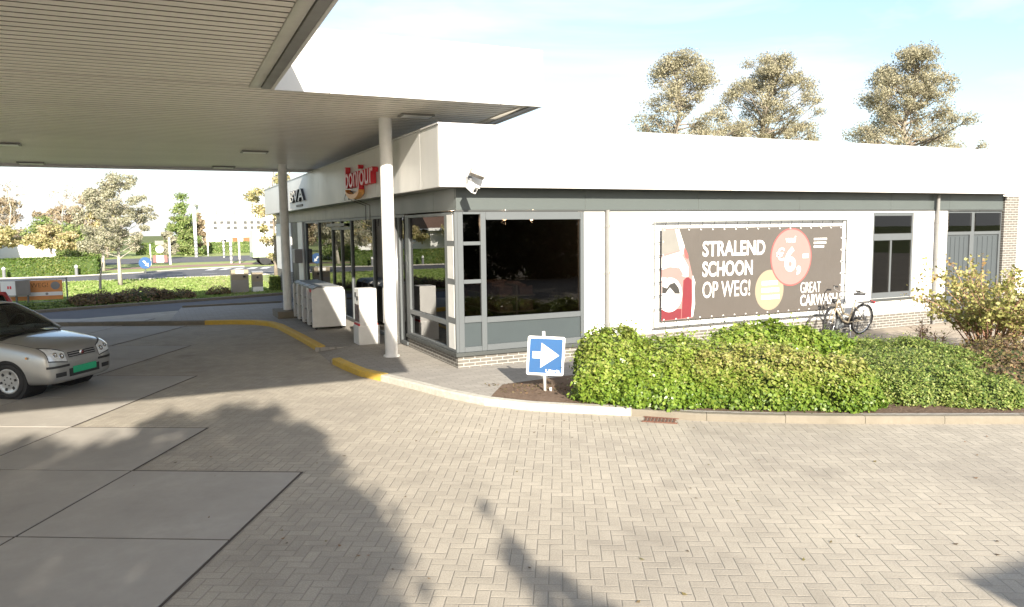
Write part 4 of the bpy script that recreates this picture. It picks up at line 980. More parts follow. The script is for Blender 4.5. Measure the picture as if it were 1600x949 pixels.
# ================================================================== CARS
from mathutils.bvhtree import BVHTree
def make_car():
    root = thing('parked_car', 'champagne silver small hatchback with a green number plate waiting under the canopy', 'car', (-1.76, 14.72, 0.008), math.radians(-35), 'cars under the canopy', local=True)
    st = [(0.745,.44,.28,.46,.50),(0.735,.57,.245,.55,.57),(0.70,.665,.22,.635,.665),(0.665,.70,.21,.71,.75),(0.60,.73,.20,.765,.81),(0.42,.765,.19,.82,.872),(0.15,.785,.185,.872,.92),(-.12,.79,.18,.91,.952),(-.32,.79,.18,.945,.975),
          (-.9,.79,.18,.955,.98),(-1.5,.79,.18,.965,.985),(-2.1,.79,.18,.975,.99),(-2.55,.775,.22,.98,.995),(-2.74,.73,.28,.97,.985),(-2.80,.62,.34,.90,.93)]
    m = MB(); rings = []
    for x, hw, zb, zs, zt in st:
        h = [(0, zb), (hw*.6, zb), (hw*.93, zb+.015), (hw*.985, zb+.09), (hw, zb+(zs-zb)*.42), (hw*.995, zb+(zs-zb)*.68), (hw*.965, zb+(zs-zb)*.90), (hw*.90, zs), (hw*.55, zt-.012), (0, zt)]
        rings.append([(x, a, b) for a, b in h] + [(x, -a, b) for a, b in h[-2:0:-1]])
    n = len(rings[0]); vs = [p for r in rings for p in r]
    fs = [(i*n+k, (i+1)*n+k, (i+1)*n+(k+1) % n, i*n+(k+1) % n) for i in range(len(rings)-1) for k in range(n)]
    fs += [tuple(range(n)), tuple(range(len(vs)-1, len(vs)-1-n, -1))]
    m.add(vs, fs); body = m.build('tmp_body', MT['paint'], root, recalc=True)
    cut = MB()
    for ax in (0.0, -2.30): cut.lathe([(0.335, -1.2), (0.335, 1.2)], 40, lambda a, b, h: (ax+a, h, 0.285+b))
    cb = cut.build('tmp_cut', MT['dark'], root, recalc=True)
    ss = body.modifiers.new('s', 'SUBSURF'); ss.levels = 2; ss.render_levels = 2
    bo = body.modifiers.new('b', 'BOOLEAN'); bo.operation = 'DIFFERENCE'; bo.object = cb; bo.solver = 'EXACT'
    bpy.context.view_layer.update(); dg_ = bpy.context.evaluated_depsgraph_get()
    me = bpy.data.meshes.new_from_object(body.evaluated_get(dg_))
    body.modifiers.clear(); body.data = me; body.name = 'body'; ORG[body.name] = Vector((0,0,0)); me.name = 'body'
    me.polygons.foreach_set('use_smooth', [True]*len(me.polygons)); me.set_sharp_from_angle(angle=math.radians(42))
    bpy.data.objects.remove(cb)
    bvh = BVHTree.FromPolygons([v.co for v in me.vertices], [p.vertices for p in me.polygons])
    def patch(name, fn, nu, nv, mat, off=0.004, thick=0.012, parent=body, mask=None):
        """fn(s, t) -> (origin, direction): a panel laid on the body surface"""
        g = []; 
        for j in range(nv+1):
            for i in range(nu+1):
                o_, d_ = fn(i/nu, j/nv); hit = bvh.ray_cast(Vector(o_), Vector(d_).normalized())
                p, q = (hit[0], hit[1]) if hit[0] is not None else (Vector(o_), -Vector(d_))
                if q.dot(Vector(d_)) > 0: q = -q
                g.append((p+q*off, p-q*thick))
        N_ = (nu+1)*(nv+1); mb = MB(); idx = lambda i, j: j*(nu+1)+i
        vs = [a for a, _ in g]+[b for _, b in g]; fs = []
        for j in range(nv):
            for i in range(nu): fs.append((idx(i,j), idx(i+1,j), idx(i+1,j+1), idx(i,j+1))); fs.append(tuple(N_+q for q in (idx(i,j+1), idx(i+1,j+1), idx(i+1,j), idx(i,j))))
        ring = [idx(i,0) for i in range(nu+1)]+[idx(nu,j) for j in range(1,nv+1)]+[idx(i,nv) for i in range(nu-1,-1,-1)]+[idx(0,j) for j in range(nv-1,0,-1)]
        fs += [(ring[k], N_+ring[k], N_+ring[(k+1)%len(ring)], ring[(k+1)%len(ring)]) for k in range(len(ring))]
        o = mb.add(vs, fs).build(name, MT[mat], parent, recalc=True); o.data.polygons.foreach_set('use_smooth', [True]*len(o.data.polygons)); o.data.set_sharp_from_angle(angle=math.radians(40)); return o
    front = lambda y0, y1, z0, z1: (lambda s, t: ((3, y0+(y1-y0)*s, z0+(z1-z0)*t), (-1, 0, 0)))
    gr = patch('grille', front(-.30, .30, .605, .685), 16, 3, 'dark', 0.003)
    for z in (.622, .656): patch('grille_bar', front(-.29, .29, z, z+.010), 16, 1, 'hub', 0.008, parent=gr)
    m = MB(); hp = bvh.ray_cast(Vector((3, 0, .65)), Vector((-1, 0, 0)))[0]
    m.lathe([(0.0005, 0.022), (0.040, 0.020), (0.052, 0.008), (0.052, -0.01)], 24, lambda a, b, h: (hp.x+h, a, hp.z+b)); m.build('badge', MT['chrome'], body, smooth=True)
    m = MB(); m.lathe([(0.0005, 0.0245), (0.034, 0.0225)], 20, lambda a, b, h: (hp.x+h, a, hp.z+b)); m.build('badge_face', MT['b_deep'], body, smooth=True)
    for sgn in (-1, 1):
        def hl(s, t):
            y = sgn*(.365+.255*s); z = (.54+.025*s)+(.155+.065*s-.02*s*s)*t; return ((2.0-0.4*s, y+sgn*0.16*s*s, z+0.1), (-1, -sgn*0.115*s*s, -0.07))
        patch('lamp_surround', lambda s, t: hl(-.035+1.06*s, -.10+1.2*t), 14, 8, 'dark', 0.003)
        h = patch('headlight', hl, 14, 8, 'headlamp', 0.007)
        for s_, r_ in ((0.30, .048), (0.68, .042)):
            o_, d_ = hl(s_, 0.5); hh = bvh.ray_cast(Vector(o_), Vector(d_).normalized()); c_, nn = hh[0], hh[1]
            if nn.dot(Vector(d_)) > 0: nn = -nn
            qm = nn.to_track_quat('Z', 'Y').to_matrix(); mb = MB(); mb.lathe([(0.0005, .004), (r_*.55, .006), (r_*.95, .013), (r_, .007)], 20, lambda a, b, hgt: tuple(c_+qm@Vector((a, b, hgt)))); mb.build('lamp_reflector', MT['chrome'], h, smooth=True)
        patch('bumper_strip', lambda s, t: ((2.0-0.6*s, sgn*(.33+.37*s+0.32*s*s), .475+.035*t), (-1, -sgn*0.42*s*s, 0)), 14, 1, 'dark', 0.010)
        patch('fog_recess', front(sgn*.40, sgn*.60, .325, .395), 6, 2, 'dark', 0.002)
        patch('bonnet_seam', lambda s, t: ((.60-.86*s, sgn*(.655+.055*s)+.006*t, 2), (0, 0, -1)), 20, 1, 'dark', 0.0008, 0.004)
        patch('door_seam', lambda s, t: ((-.42+.006*t, sgn*2, .26+.66*s), (0, -sgn, 0)), 12, 1, 'dark', 0.0008, 0.004)
        patch('door_seam', lambda s, t: ((-1.38+.006*t, sgn*2, .26+.66*s), (0, -sgn, 0)), 12, 1, 'dark', 0.0008, 0.004)
        patch('side_strip', lambda s, t: ((-.40-1.5*s, sgn*2, .50+.04*t), (0, -sgn, 0)), 10, 1, 'dark', 0.008)
        m = MB(); m.tube([(-1.12, sgn*.80, .86), (-1.27, sgn*.80, .86)], 0.014, 8); m.build('door_handle', MT['dark'], body, smooth=True)
        m = MB() if sgn < 0 else None
        if m: m.prism([(-.03, 0), (.08, .01), (.09, .10), (.0, .115), (-.03, .08)], lambda u, v, d: (-.43+u, sgn*(.78+d), 1.0+v), 0.0, 0.16).build('wing_mirror', MT['dark'], root, recalc=True, bevel=0.015)
        m = MB(); m.lathe([(0.012, -.005), (0.02, 0.004)], 12, lambda a, b, h: (.36+a, sgn*(.771+h), .66+b)); m.build('side_repeater', MT['orange'], body)
    patch('lower_grille', front(-.34, .34, .30, .43), 14, 4, 'dark', 0.003)
    m = MB(); m.box(.748, .757, -.262, .262, .345, .455); m.build('number_plate', MT['plate'], root, bevel=0.004)
    patch('cowl', lambda s, t: ((-.20-.09*t-.05*(1-(2*s-1)**2)+.05, -.66+1.32*s, 2), (0, 0, -1)), 16, 2, 'dark', 0.006)
    # greenhouse
    A0, A1 = (-.27, .70, .955), (-1.03, .575, 1.365); R1 = (-2.60, .56, 1.375); D0 = (-2.74, .69, .97)
    for sgn in (-1, 1):
        f = lambda p: (p[0], sgn*p[1], p[2])
        m = MB(); m.tube([f(A0), f(((A0[0]+A1[0])/2+.01, .645, 1.17)), f(A1), f((-1.3, .572, 1.392)), f((-2.0, .57, 1.398)), f(R1), f(D0)], [.035, .036, .038, .036, .036, .05, .05], 10); m.build('roof_pillar', MT['paint'], root, smooth=True)
        m = MB(); m.prism([(-1.33, .97), (-1.42, .97), (-1.44, 1.38), (-1.36, 1.38)], lambda u, v, d: (u, sgn*(.695-(v-.97)*.26+d), v), -.02, .0); m.prism([(-2.05, .97), (-2.20, .97), (-2.20, 1.38), (-2.12, 1.38)], lambda u, v, d: (u, sgn*(.695-(v-.97)*.26+d), v), -.02, .0); m.build('door_pillar', MT['dark'], root, recalc=True)
        m = MB(); m.prism([(-.33, .965), (-1.06, 1.355), (-2.58, 1.36), (-2.70, .975)], lambda u, v, d: (u, sgn*(.690-(v-.97)*.26+d), v), -.006, -.001); m.build('side_window', MT['glass_car'], root, recalc=True)
    m = MB(); nu, nv = 10, 6; vs = []
    for j in range(nv+1):
        for i in range(nu+1):
            s, t_ = 2*i/nu-1, j/nv; y = s*(.68+(.555-.68)*t_); x = A0[0]+(A1[0]-A0[0])*t_+.09*(1-s*s)*(1-.3*t_); vs.append((x+.02, y, .965+(1.385-.965)*t_+.02*(1-s*s)*t_+.02*math.sin(math.pi*t_)))
    m.add(vs, [(j*(nu+1)+i, j*(nu+1)+i+1, (j+1)*(nu+1)+i+1, (j+1)*(nu+1)+i) for j in range(nv) for i in range(nu)]); m.build('windscreen', MT['glass_car'], root, smooth=True)
    m = MB(); m.prism([(-.55, .972), (.55, .972), (.48, 1.33), (-.48, 1.33)], lambda u, v, d: (-2.76+(v-.97)*.28+d, u, v), 0, .005); m.build('rear_window', MT['glass_car'], root, recalc=True)
    m = MB(); vs = []; nu, nv = 10, 8
    for j in range(nv+1):
        for i in range(nu+1):
            s, t_ = 2*i/nu-1, j/nv; vs.append((-.99-.02-1.62*t_+.09*(1-s*s)*(1-t_)*.7, s*.565, 1.385+.045*(1-s*s)+.018*math.sin(math.pi*t_)-.03*t_**4))
    k = len(vs); vs += [(a, b, c-.03) for a, b, c in vs]; q = [(j*(nu+1)+i, j*(nu+1)+i+1, (j+1)*(nu+1)+i+1, (j+1)*(nu+1)+i) for j in range(nv) for i in range(nu)]
    m.add(vs, q+[tuple(k+e for e in f_[::-1]) for f_ in q]); m.build('roof', MT['paint'], root, smooth=True, recalc=True)
    m = MB()
    for s in (-1, 1): m.tube([(-.30, s*.12+.1, .985), (-.26-.10, s*.12+.42*(1 if s > 0 else .9)-.3, 1.045)], .009, 5)
    m.build('wiper', MT['dark'], root)
    # inside
    m = MB(); m.box(-2.4, -.35, -.66, .66, .985, .99); m.box(-.75, -.36, -.64, .64, .98, 1.03); m.build('dashboard', MT['dash'], root, bevel=.02)
    for s in (-1, 1):
        m = MB(); m.prism([(-1.25, .98), (-1.12, .98), (-1.22, 1.25), (-1.32, 1.25)], lambda u, v, d: (u, s*.34+d, v), -.23, .23); m.prism([(-1.27, 1.27), (-1.17, 1.27), (-1.19, 1.42), (-1.28, 1.42)], lambda u, v, d: (u, s*.34+d, v), -.11, .11); m.build('seat', MT['seat'], root, recalc=True, bevel=.03)
    m = MB(); m.tube([(-.80+.17*math.cos(q)*.35, .34+.18*math.sin(q), 1.06+.17*math.cos(q)) for q in np.linspace(0, 2*math.pi, 22, endpoint=False)], .014, 6, closed=True); m.tube([(-.80, .34-.17, 1.06), (-.77, .34, 1.05), (-.80, .34+.17, 1.06)], .014, 6); m.build('steering_wheel', MT['dark'], root, smooth=True)
    m = MB(); m.box(-.98, -.96, -.10, .10, 1.355, 1.415); m.build('mirror', MT['dark'], root, bevel=.01)
    # wheels
    for ax in (0.0, -2.30):
        for s in (-1, 1):
            F = lambda a, b, h: (ax+a, s*(.705+h), .285+b)
            m = MB(); m.lathe([(.20, -.09), (.255, -.088), (.280, -.07), (.285, -.03), (.285, .03), (.280, .058), (.262, .074), (.205, .070), (.195, .055)], 44, F); w_ = m.build('tyre', MT['black'], root, smooth=True, recalc=True)
            m = MB(); m.lathe([(.0005, .058), (.05, .062), (.11, .055), (.165, .060), (.192, .070), (.202, .066), (.198, .05)], 44, F); m.build('hub_cap', MT['hub'], w_, smooth=True, recalc=True)
            m = MB()
            for k in range(6):
                q = k*math.pi/3+.2
                m.prism([(math.cos(q+e)*r_, math.sin(q+e)*r_) for r_, e in ((.115, -.16), (.158, -.13), (.158, .13), (.115, .16))], F, .045, .0645)
                m.prism([(math.cos(q+.52+e)*r_, math.sin(q+.52+e)*r_) for r_, e in ((.055, -.14), (.075, -.14), (.075, .14), (.055, .14))], F, .05, .0655)
            m.build('hub_slots', MT['dark'], w_, recalc=True)
            m = MB(); m.lathe([(.332, -.40), (.332, .055)], 30, F); m.build('wheel_arch', MT['black'], root)
    return root
car = make_car()
red_car = copy_tree(car); red_car.location = (-5.36, 19.5, 0.008); red_car.rotation_euler = (0, 0, math.radians(148.5)); red_car['label'] = 'red car facing away, only its rear roof edge showing behind the silver hatchback'
for o in list(red_car.children_recursive):
    if o.data and o.data.materials and o.data.materials[0] == MT['paint']:
        o.data = o.data.copy(); o.data.materials[0] = MT['redpaint']

# ================================================================== BICYCLE
def make_bike():
    root = thing('bicycle', 'sand coloured city bicycle with a dark bag leaning on the wall beside the banner', 'bicycle', (13.93, 12.22, 0.107), 0, None, local=True)
    root.rotation_euler = (math.radians(-7), 0, math.pi+math.radians(4))
    B0, R_ = 0.345, 0.335
    for ax, st in ((0.54, 0.30), (-0.54, 0.0)):
        cs, sn = math.cos(st), math.sin(st)
        P = lambda a, b, h: (ax+a*cs-h*sn, a*sn+h*cs, B0+b)
        m = MB(); m.tube([P(R_*math.cos(q), R_*math.sin(q), 0) for q in np.linspace(0, 2*math.pi, 40, endpoint=False)], .019, 8, closed=True); w_ = m.build('tyre', MT['black'], root, smooth=True)
        m = MB(); m.tube([P(.308*math.cos(q), .308*math.sin(q), 0) for q in np.linspace(0, 2*math.pi, 40, endpoint=False)], .011, 6, closed=True); m.tube([P(0, 0, -.05), P(0, 0, .05)], .02, 10); m.build('rim', MT['steel'], w_, smooth=True)
        m = MB()
        for k in range(28): q = k*2*math.pi/28; m.tube([P(.02*math.cos(q+.7), .02*math.sin(q+.7), .03*(-1)**k), P(.308*math.cos(q), .308*math.sin(q), 0)], .0016, 3)
        m.build('spokes', MT['steel'], w_)
        m = MB(); qs = np.linspace(math.radians(-20 if ax < 0 else 30), math.radians(190 if ax < 0 else 175), 22)
        vs = [P((R_+.030)*math.cos(q if ax > 0 else math.pi-q), (R_+.030)*math.sin(q if ax > 0 else math.pi-q), e) for q in qs for e in (-.026, 0.0, .026)]
        m.add(vs, [(i*3+k, i*3+k+1, i*3+k+4, i*3+k+3) for i in range(21) for k in range(2)]); m.build('mudguard', MT['dark'], root)
    BB, ST, HT, HB = (-.08, 0, .30), (-.24, 0, .80), (.36, 0, .86), (.40, 0, .66)
    m = MB(); m.tube([BB, ST], .018, 8); m.tube([HB, (.1, 0, .36), BB], .024, 8); m.tube([HT, (.12, 0, .52), (-.13, 0, .45)], .022, 8); m.tube([HT, HB], .024, 8)
    for s in (-1, 1): m.tube([BB, (-.54, s*.06, B0)], .011, 6); m.tube([(-.21, 0, .70), (-.54, s*.06, B0)], .010, 6); m.tube([HB, (.46, s*.035, .62), (.54, s*.055, B0)], .013, 6)
    m.build('frame', MT['bikeframe'], root, smooth=True)
    m = MB(); m.tube([HT, (.33, 0, 1.02)], .014, 8); m.tube([(.10, -.29, 1.08), (.20, -.28, 1.09), (.33, -.16, 1.06), (.36, 0, 1.03), (.33, .16, 1.06), (.20, .28, 1.09), (.10, .29, 1.08)], .012, 8); m.build('handlebar', MT['steel'], root, smooth=True)
    for s in (-1, 1): m = MB(); m.tube([(.06, s*.29, 1.075), (.20, s*.282, 1.092)], .019, 8); m.build('grip', MT['black'], root, smooth=True)
    m = MB(); m.tube([ST, (-.27, 0, .90)], .013, 8); m.build('seat_post', MT['steel'], root, smooth=True)
    m = MB(); m.prism([(.14, 0), (.10, .03), (-.02, .05), (-.12, .11), (-.17, .09), (-.18, 0), (-.17, -.09), (-.12, -.11), (-.02, -.05), (.10, -.03)], lambda u, v, d: (-.27+u, v, .92+d+.10*max(0, -u)*.4), 0, .055); m.build('saddle', MT['dark'], root, recalc=True, bevel=.018)
    m = MB(); m.box(-.82, -.36, -.065, .065, .735, .748)
    for s in (-1, 1): m.tube([(-.80, s*.06, .735), (-.56, s*.06, B0)], .006, 5); m.tube([(-.40, s*.06, .735), (-.54, s*.06, B0)], .006, 5)
    rk = m.build('rack', MT['dark'], root); m = MB(); m.box(-.87, -.82, -.05, .05, .70, .75); m.build('rear_light', MT['red'], rk)
    m = MB(); m.prism([(-.02, .22), (-.16, .22), (-.60, .29), (-.60, .39), (-.16, .40), (-.02, .38)], lambda u, v, d: (u, -.05-d, v), 0, .03); m.build('chain_case', MT['dark'], root, recalc=True, bevel=.01)
    m = MB(); m.tube([(-.08, -.11, .30), (.02, -.11, .17)], .01, 6); m.box(-.02, .06, -.20, -.11, .155, .18); m.tube([(-.08, .11, .30), (-.18, .11, .43)], .01, 6); m.box(-.22, -.14, .11, .20, .42, .445); m.build('pedals', MT['dark'], root)
    m = MB(); m.lathe([(.0005, .06), (.05, .05), (.045, -.02), (.02, -.04)], 14, lambda a, b, h: (.47+h, a, .84+b)); m.tube([HT, (.45, 0, .84)], .008, 5); m.build('headlight', MT['dark'], root, smooth=True)
    m = MB(); m.tube([(-.10, .04, .27), (-.02, .16, 0.01)], .009, 6); m.build('kickstand', MT['steel'], root)
    m = MB(); m.prism([(.02, .30), (.26, .32), (.22, .62), (.02, .58)], lambda u, v, d: (u-.05, -.05-d, v-.16), 0, .12); m.build('bag', MT['seat'], root, recalc=True, bevel=.03)
make_bike()

# ================================================================== PLANTING BY THE SHOP
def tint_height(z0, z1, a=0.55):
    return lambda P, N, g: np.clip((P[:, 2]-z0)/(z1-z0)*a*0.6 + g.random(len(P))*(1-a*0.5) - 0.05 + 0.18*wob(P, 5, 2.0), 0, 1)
shrub('ivy_shrub', 'bright green ivy shrub at the left bed end beside the blue arrow sign',
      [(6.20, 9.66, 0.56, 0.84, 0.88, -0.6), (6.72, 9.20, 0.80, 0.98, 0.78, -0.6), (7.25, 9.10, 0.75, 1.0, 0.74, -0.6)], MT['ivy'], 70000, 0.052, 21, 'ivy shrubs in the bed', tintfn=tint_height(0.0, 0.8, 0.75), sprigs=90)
shrub('ivy_shrub', 'yellowish flowering ivy shrub in the middle of the bed below the wall banner',
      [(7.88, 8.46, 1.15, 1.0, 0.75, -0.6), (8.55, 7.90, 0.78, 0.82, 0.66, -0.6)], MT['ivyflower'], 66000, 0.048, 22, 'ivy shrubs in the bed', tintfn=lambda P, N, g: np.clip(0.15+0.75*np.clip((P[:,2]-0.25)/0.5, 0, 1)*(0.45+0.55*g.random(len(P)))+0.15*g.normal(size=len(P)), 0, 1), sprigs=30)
shrub('ivy_shrub', 'green ivy shrub rising behind the yellowish one, close to the banner frame',
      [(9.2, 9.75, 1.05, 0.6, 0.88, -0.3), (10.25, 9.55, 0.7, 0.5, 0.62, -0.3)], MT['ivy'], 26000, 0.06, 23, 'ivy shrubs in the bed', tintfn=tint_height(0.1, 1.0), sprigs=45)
shrub('evergreen_shrub', 'low fine leaved dark green shrub spreading at the right of the ivy',
      [(10.1, 7.62, 1.1, 1.0, 0.58, -0.55), (11.1, 8.5, 1.2, 1.15, 0.56, -0.55), (10.4, 6.85, 0.75, 0.62, 0.38, -0.55), (12.0, 9.3, 1.0, 0.8, 0.42, -0.4)], MT['ever'], 90000, 0.036, 24, rough=0.07)
shrub('ground_shrub', 'low brown and reddish shrub under the yellow leaved bush at the right',
      [(11.75, 7.15, 0.75, 0.65, 0.40, -0.5), (12.7, 7.7, 0.95, 0.85, 0.52, -0.5), (13.6, 8.3, 0.9, 0.8, 0.46, -0.5)], MT['brownshrub'], 20000, 0.045, 25, rough=0.16, sprigs=40)

def stem_bush(name, label, loc, h, spread, nst, nleaf, leafmat, leafsize, seed, bark='twig'):
    g = np.random.default_rng(seed); root = thing(name, label, 'bush', loc); L0 = np.array(loc); m = MB(); cs, ns = [], []; tips = []
    for k in range(nst):
        a = g.random()*6.28; sp = spread*math.sqrt(g.random()); b0 = L0+np.array([math.cos(a), math.sin(a), 0])*0.18*g.random()
        hh = h*(0.55+0.45*g.random())*(1-0.25*(sp/spread)**2); e = L0+np.array([math.cos(a)*sp, math.sin(a)*sp, hh]); mid = b0*0.5+e*0.5+np.array([math.cos(a), math.sin(a), 0])*(-0.12*sp)+np.array([0, 0, 0.08*hh])
        pts = [b0, b0*0.25+mid*0.75, mid, mid*0.4+e*0.6+g.normal(size=3)*0.03, e]; m.tube(pts, [0.013, 0.011, 0.009, 0.006, 0.002], 5)
        for _ in range(7):
            t = 0.30+0.65*g.random(); p0 = (mid if t > 0.5 else b0); p1 = e if t > 0.5 else mid; q = (t-0.5)*2 if t > 0.5 else t*2; s0 = p0+(p1-p0)*q; tip = s0+g.normal(size=3)*np.array([0.20, 0.20, 0.14])+np.array([0, 0, 0.10])
            m.tube([s0, tip], [0.004, 0.0015], 4, caps=False); tips.append((s0, tip))
        tips.append((mid, e))
    m.build('stems', MT[bark], root, smooth=True)
    for _ in range(nleaf):
        s0, tip = tips[g.integers(len(tips))]; t = 0.2+0.8*g.random(); p = s0+(tip-s0)*t+g.normal(size=3)*0.035; cs.append(p); ns.append(g.normal(size=3)+np.array([0, -0.3, 0.4]))
    cs = np.array(cs); leaf_obj('foliage', cs, np.array(ns), leafsize*(0.6+0.8*g.random(len(cs))), leafmat, root, tint=np.clip(0.25+0.5*g.random(len(cs))+0.3*wob(cs, seed, 2.0), 0, 1), aspect=0.8)
    return root
stem_bush('autumn_bush', 'tall open bush of many pinkish stems with yellow autumn leaves before the grey doors', (13.95, 8.95, 0.1), 2.0, 1.55, 56, 7200, MT['autumn'], 0.062, 31)
stem_bush('young_shrub', 'thin nearly bare young shrub growing beside the path between bicycle and downpipe', (14.0, 10.35, 0.1), 0.75, 0.22, 4, 40, MT['brownshrub'], 0.05, 32)
stem_bush('young_shrub', 'tiny twiggy shrub with a few leaves just left of the yellow leaved bush', (13.9, 9.95, 0.1), 0.5, 0.2, 4, 30, MT['autumn'], 0.045, 33)
# fallen leaves and bark crumbs on the bare soil
g = np.random.default_rng(5); n = 900; u_ = g.random(n); cs = np.stack([4.7+u_*8.5, 10.5-u_*4.3+g.random(n)*0.9-0.2, np.full(n, 0.115)], 1)
leaf_obj('leaf_litter', cs, np.stack([g.normal(size=n)*0.3, g.normal(size=n)*0.3, np.ones(n)], 1), 0.03+0.03*g.random(n), MT['brownshrub'], kind='stuff')
# a few dry leaves blown on the paving
n = 160; cs = np.stack([g.random(n)*14-3, 1+g.random(n)*9, np.full(n, 0.012)], 1)
ok = cs[:, 1] < 9.6-0.72*np.maximum(0, cs[:, 0]-4.5); cs = cs[ok]
leaf_obj('blown_leaves', cs, np.stack([g.normal(size=len(cs))*0.15, g.normal(size=len(cs))*0.15, np.ones(len(cs))], 1), 0.025+0.03*g.random(len(cs)), MT['brownshrub'], kind='stuff')

# ================================================================== ACROSS THE ROAD
shrub('low_shrub', 'brown leafless looking shrub patch along the far kerb below the silvery tree', [(-0.6, 31.6, 1.2, 0.7, 0.42, 0.3), (0.6, 32.1, 0.8, 0.6, 0.34, 0.3)], MT['brownshrub'], 7000, 0.07, 41, 'shrubs along the far kerb', rough=0.14)
shrub('low_shrub', 'brown shrub patch along the far kerb just right of the orange banner', [(-2.1, 31.0, 0.8, 0.6, 0.40, 0.3)], MT['brownshrub'], 4000, 0.07, 42, 'shrubs along the far kerb', rough=0.14)
shrub('low_shrub', 'low green shrub strip under the orange banner at the far kerb', [(-3.6, 30.3, 1.0, 0.4, 0.20, 0.3), (-5.6, 29.6, 1.2, 0.4, 0.24, 0.3)], MT['ever'], 5000, 0.06, 43, 'shrubs along the far kerb')
shrub('low_shrub', 'tiny dark shrub left of the tan vending box', [(2.2, 33.2, 0.5, 0.4, 0.22, 0.3)], MT['brownshrub'], 1500, 0.06, 44, 'shrubs along the far kerb')
def clipped(name, label, x0, x1, y0, y1, h, n, leaf, size, seed, group=None):
    g = np.random.default_rng(seed); root = thing(name, label, 'hedge', ((x0+x1)/2, (y0+y1)/2, 0), 0, group)
    m = MB(); m.box(x0+.08, x1-.08, y0+.08, y1-.08, 0, h-.08); m.build('inner_branches', MT['core'], root)
    ar = [(x1-x0)*(y1-y0), (x1-x0)*h, (x1-x0)*h, (y1-y0)*h, (y1-y0)*h]; k = g.choice(5, n, p=np.array(ar)/sum(ar)); a, b = g.random(n), g.random(n)
    X = x0+(x1-x0)*a; Y = y0+(y1-y0)*b; Z = h*b
    P = np.zeros((n, 3)); N = np.zeros((n, 3))
    for kk, (p, q) in enumerate((((X, Y, np.full(n, h)), (0,0,1)), ((X, np.full(n, y0), Z), (0,-1,0)), ((X, np.full(n, y1), Z), (0,1,0)), ((np.full(n, x0), y0+(y1-y0)*a, Z), (-1,0,0)), ((np.full(n, x1), y0+(y1-y0)*a, Z), (1,0,0)))):
        s = k == kk; P[s] = np.stack(p, 1)[s]; N[s] = q
    P += N*(wob(P, seed, 1.2)*0.06)[:, None] - N*np.abs(g.normal(size=(n, 1)))*0.05
    leaf_obj('foliage', P, N+g.normal(size=(n, 3))*0.6, size*(.6+.8*g.random(n)), MT[leaf], root, tint=np.clip(0.4+0.25*wob(P, seed+1, 0.9)+0.25*g.normal(size=n), 0, 1))
clipped('clipped_hedge', 'long clipped green hedge beyond the road in front of the white garden wall', -26, -3.25, 54.6, 55.7, 1.14, 26000, 'hedge', 0.12, 51)
clipped('clipped_hedge', 'small dark clipped hedge block between the white vending box and the shop', 4.42, 4.83, 33.75, 34.5, 0.68, 2500, 'ever', 0.06, 52)
clipped('clipped_hedge', 'far dark green hedge before the white office building', -2.0, 20, 101, 102.5, 1.35, 9000, 'greentree', 0.22, 53)
W1 = MB(); W1.box(-26, -7.1, 70, 70.25, 0, 1.72); W1.box(-26, -7.08, 69.97, 70.28, 1.722, 1.79); W1.build('garden_wall', MT['farwhite'], tag=('long low white garden wall behind the clipped hedge', 'wall'))
HX = -1.4
hs = thing('house', 'white and brown brick house with a brown tiled roof beyond the hedge', 'house', (-15, 62, 0))
m = MB(); m.box(-11.2+HX, -9.9+HX, 61, 68, 0, 2.6); m.build('wall', MT['farwhite'], hs); m = MB(); m.box(-21+HX, -11.21+HX, 61.2, 68, 0, 2.6); m.build('wall', MT['housebrick'], hs)
m = MB(); m.prism([(60.4, 2.66), (64.5, 5.6), (68.6, 2.66)], lambda u, v, d: (d, u, v), -21.4+HX, -9.5+HX); m.build('roof', MT['tile'], hs, recalc=True)
m = MB(); m.box(-21.4+HX, -9.5+HX, 60.30, 60.39, 2.50, 2.72); m.build('gutter', MT['farwhite'], hs)
for x_ in (-13.2, -16.0, -18.6):
    m = MB(); m.box(x_-.6, x_+.6, 61.14, 61.19, 0.9, 2.1); f_ = m.build('window', MT['farwhite'], hs); m = MB(); m.box(x_-.52, x_+.52, 61.10, 61.138, 0.98, 2.02); m.build('pane', MT['dark'], f_)
m = MB(); m.box(-16.6, -16.0, 64.2, 64.8, 5.2, 6.3); m.build('chimney', MT['housebrick'], hs)

crown_tree('silver_tree', 'slender young tree with pale trunk and silvery leaves on the lawn', (-1.60, 41.8, 0), 5.4, (1.5, 1.45), MT['silver'], 13000, 0.10, 0.08, 'palebark', clear=0.34, nclump=80, clump=0.16, seed=61)
crown_tree('silver_tree', 'paler silvery tree across the road behind the slender young tree', (-3.3, 60, 0), 5.6, (1.6, 1.6), MT['silver'], 8000, 0.17, 0.10, 'palebark', clear=0.22, nclump=32, clump=0.26, seed=62)
crown_tree('young_tree', 'pale gold tree close to the far end of the shop', (5.45, 39.5, 0), 6.4, (1.15, 1.15), MT['yellowtree'], 7000, 0.12, 0.08, 'bark', clear=0.20, nclump=34, clump=0.26, seed=63)
flat_top = lambda t: 1.0 if t < 0.55 else max(0.2, 1.0-((t-0.55)/0.5)**2)
for i, (x_, lab) in enumerate(((-9.75, 'round yellow crowned tree at the left photo edge over the garden wall'), (-6.5, 'round yellow and orange crowned tree over the right end of the garden wall'), (-13.2, 'round yellow crowned tree farthest left along the garden wall'))):
    crown_tree('round_tree', lab, (x_, 62, 0) if i < 2 else (x_, 58.6, 0), 3.0, (1.5, 1.4), MT['yellowtree'], 6500, 0.17, 0.09, 'palebark', group='round trees along the garden wall', clear=0.60, nclump=26, clump=0.26, seed=70+i, outline=flat_top)
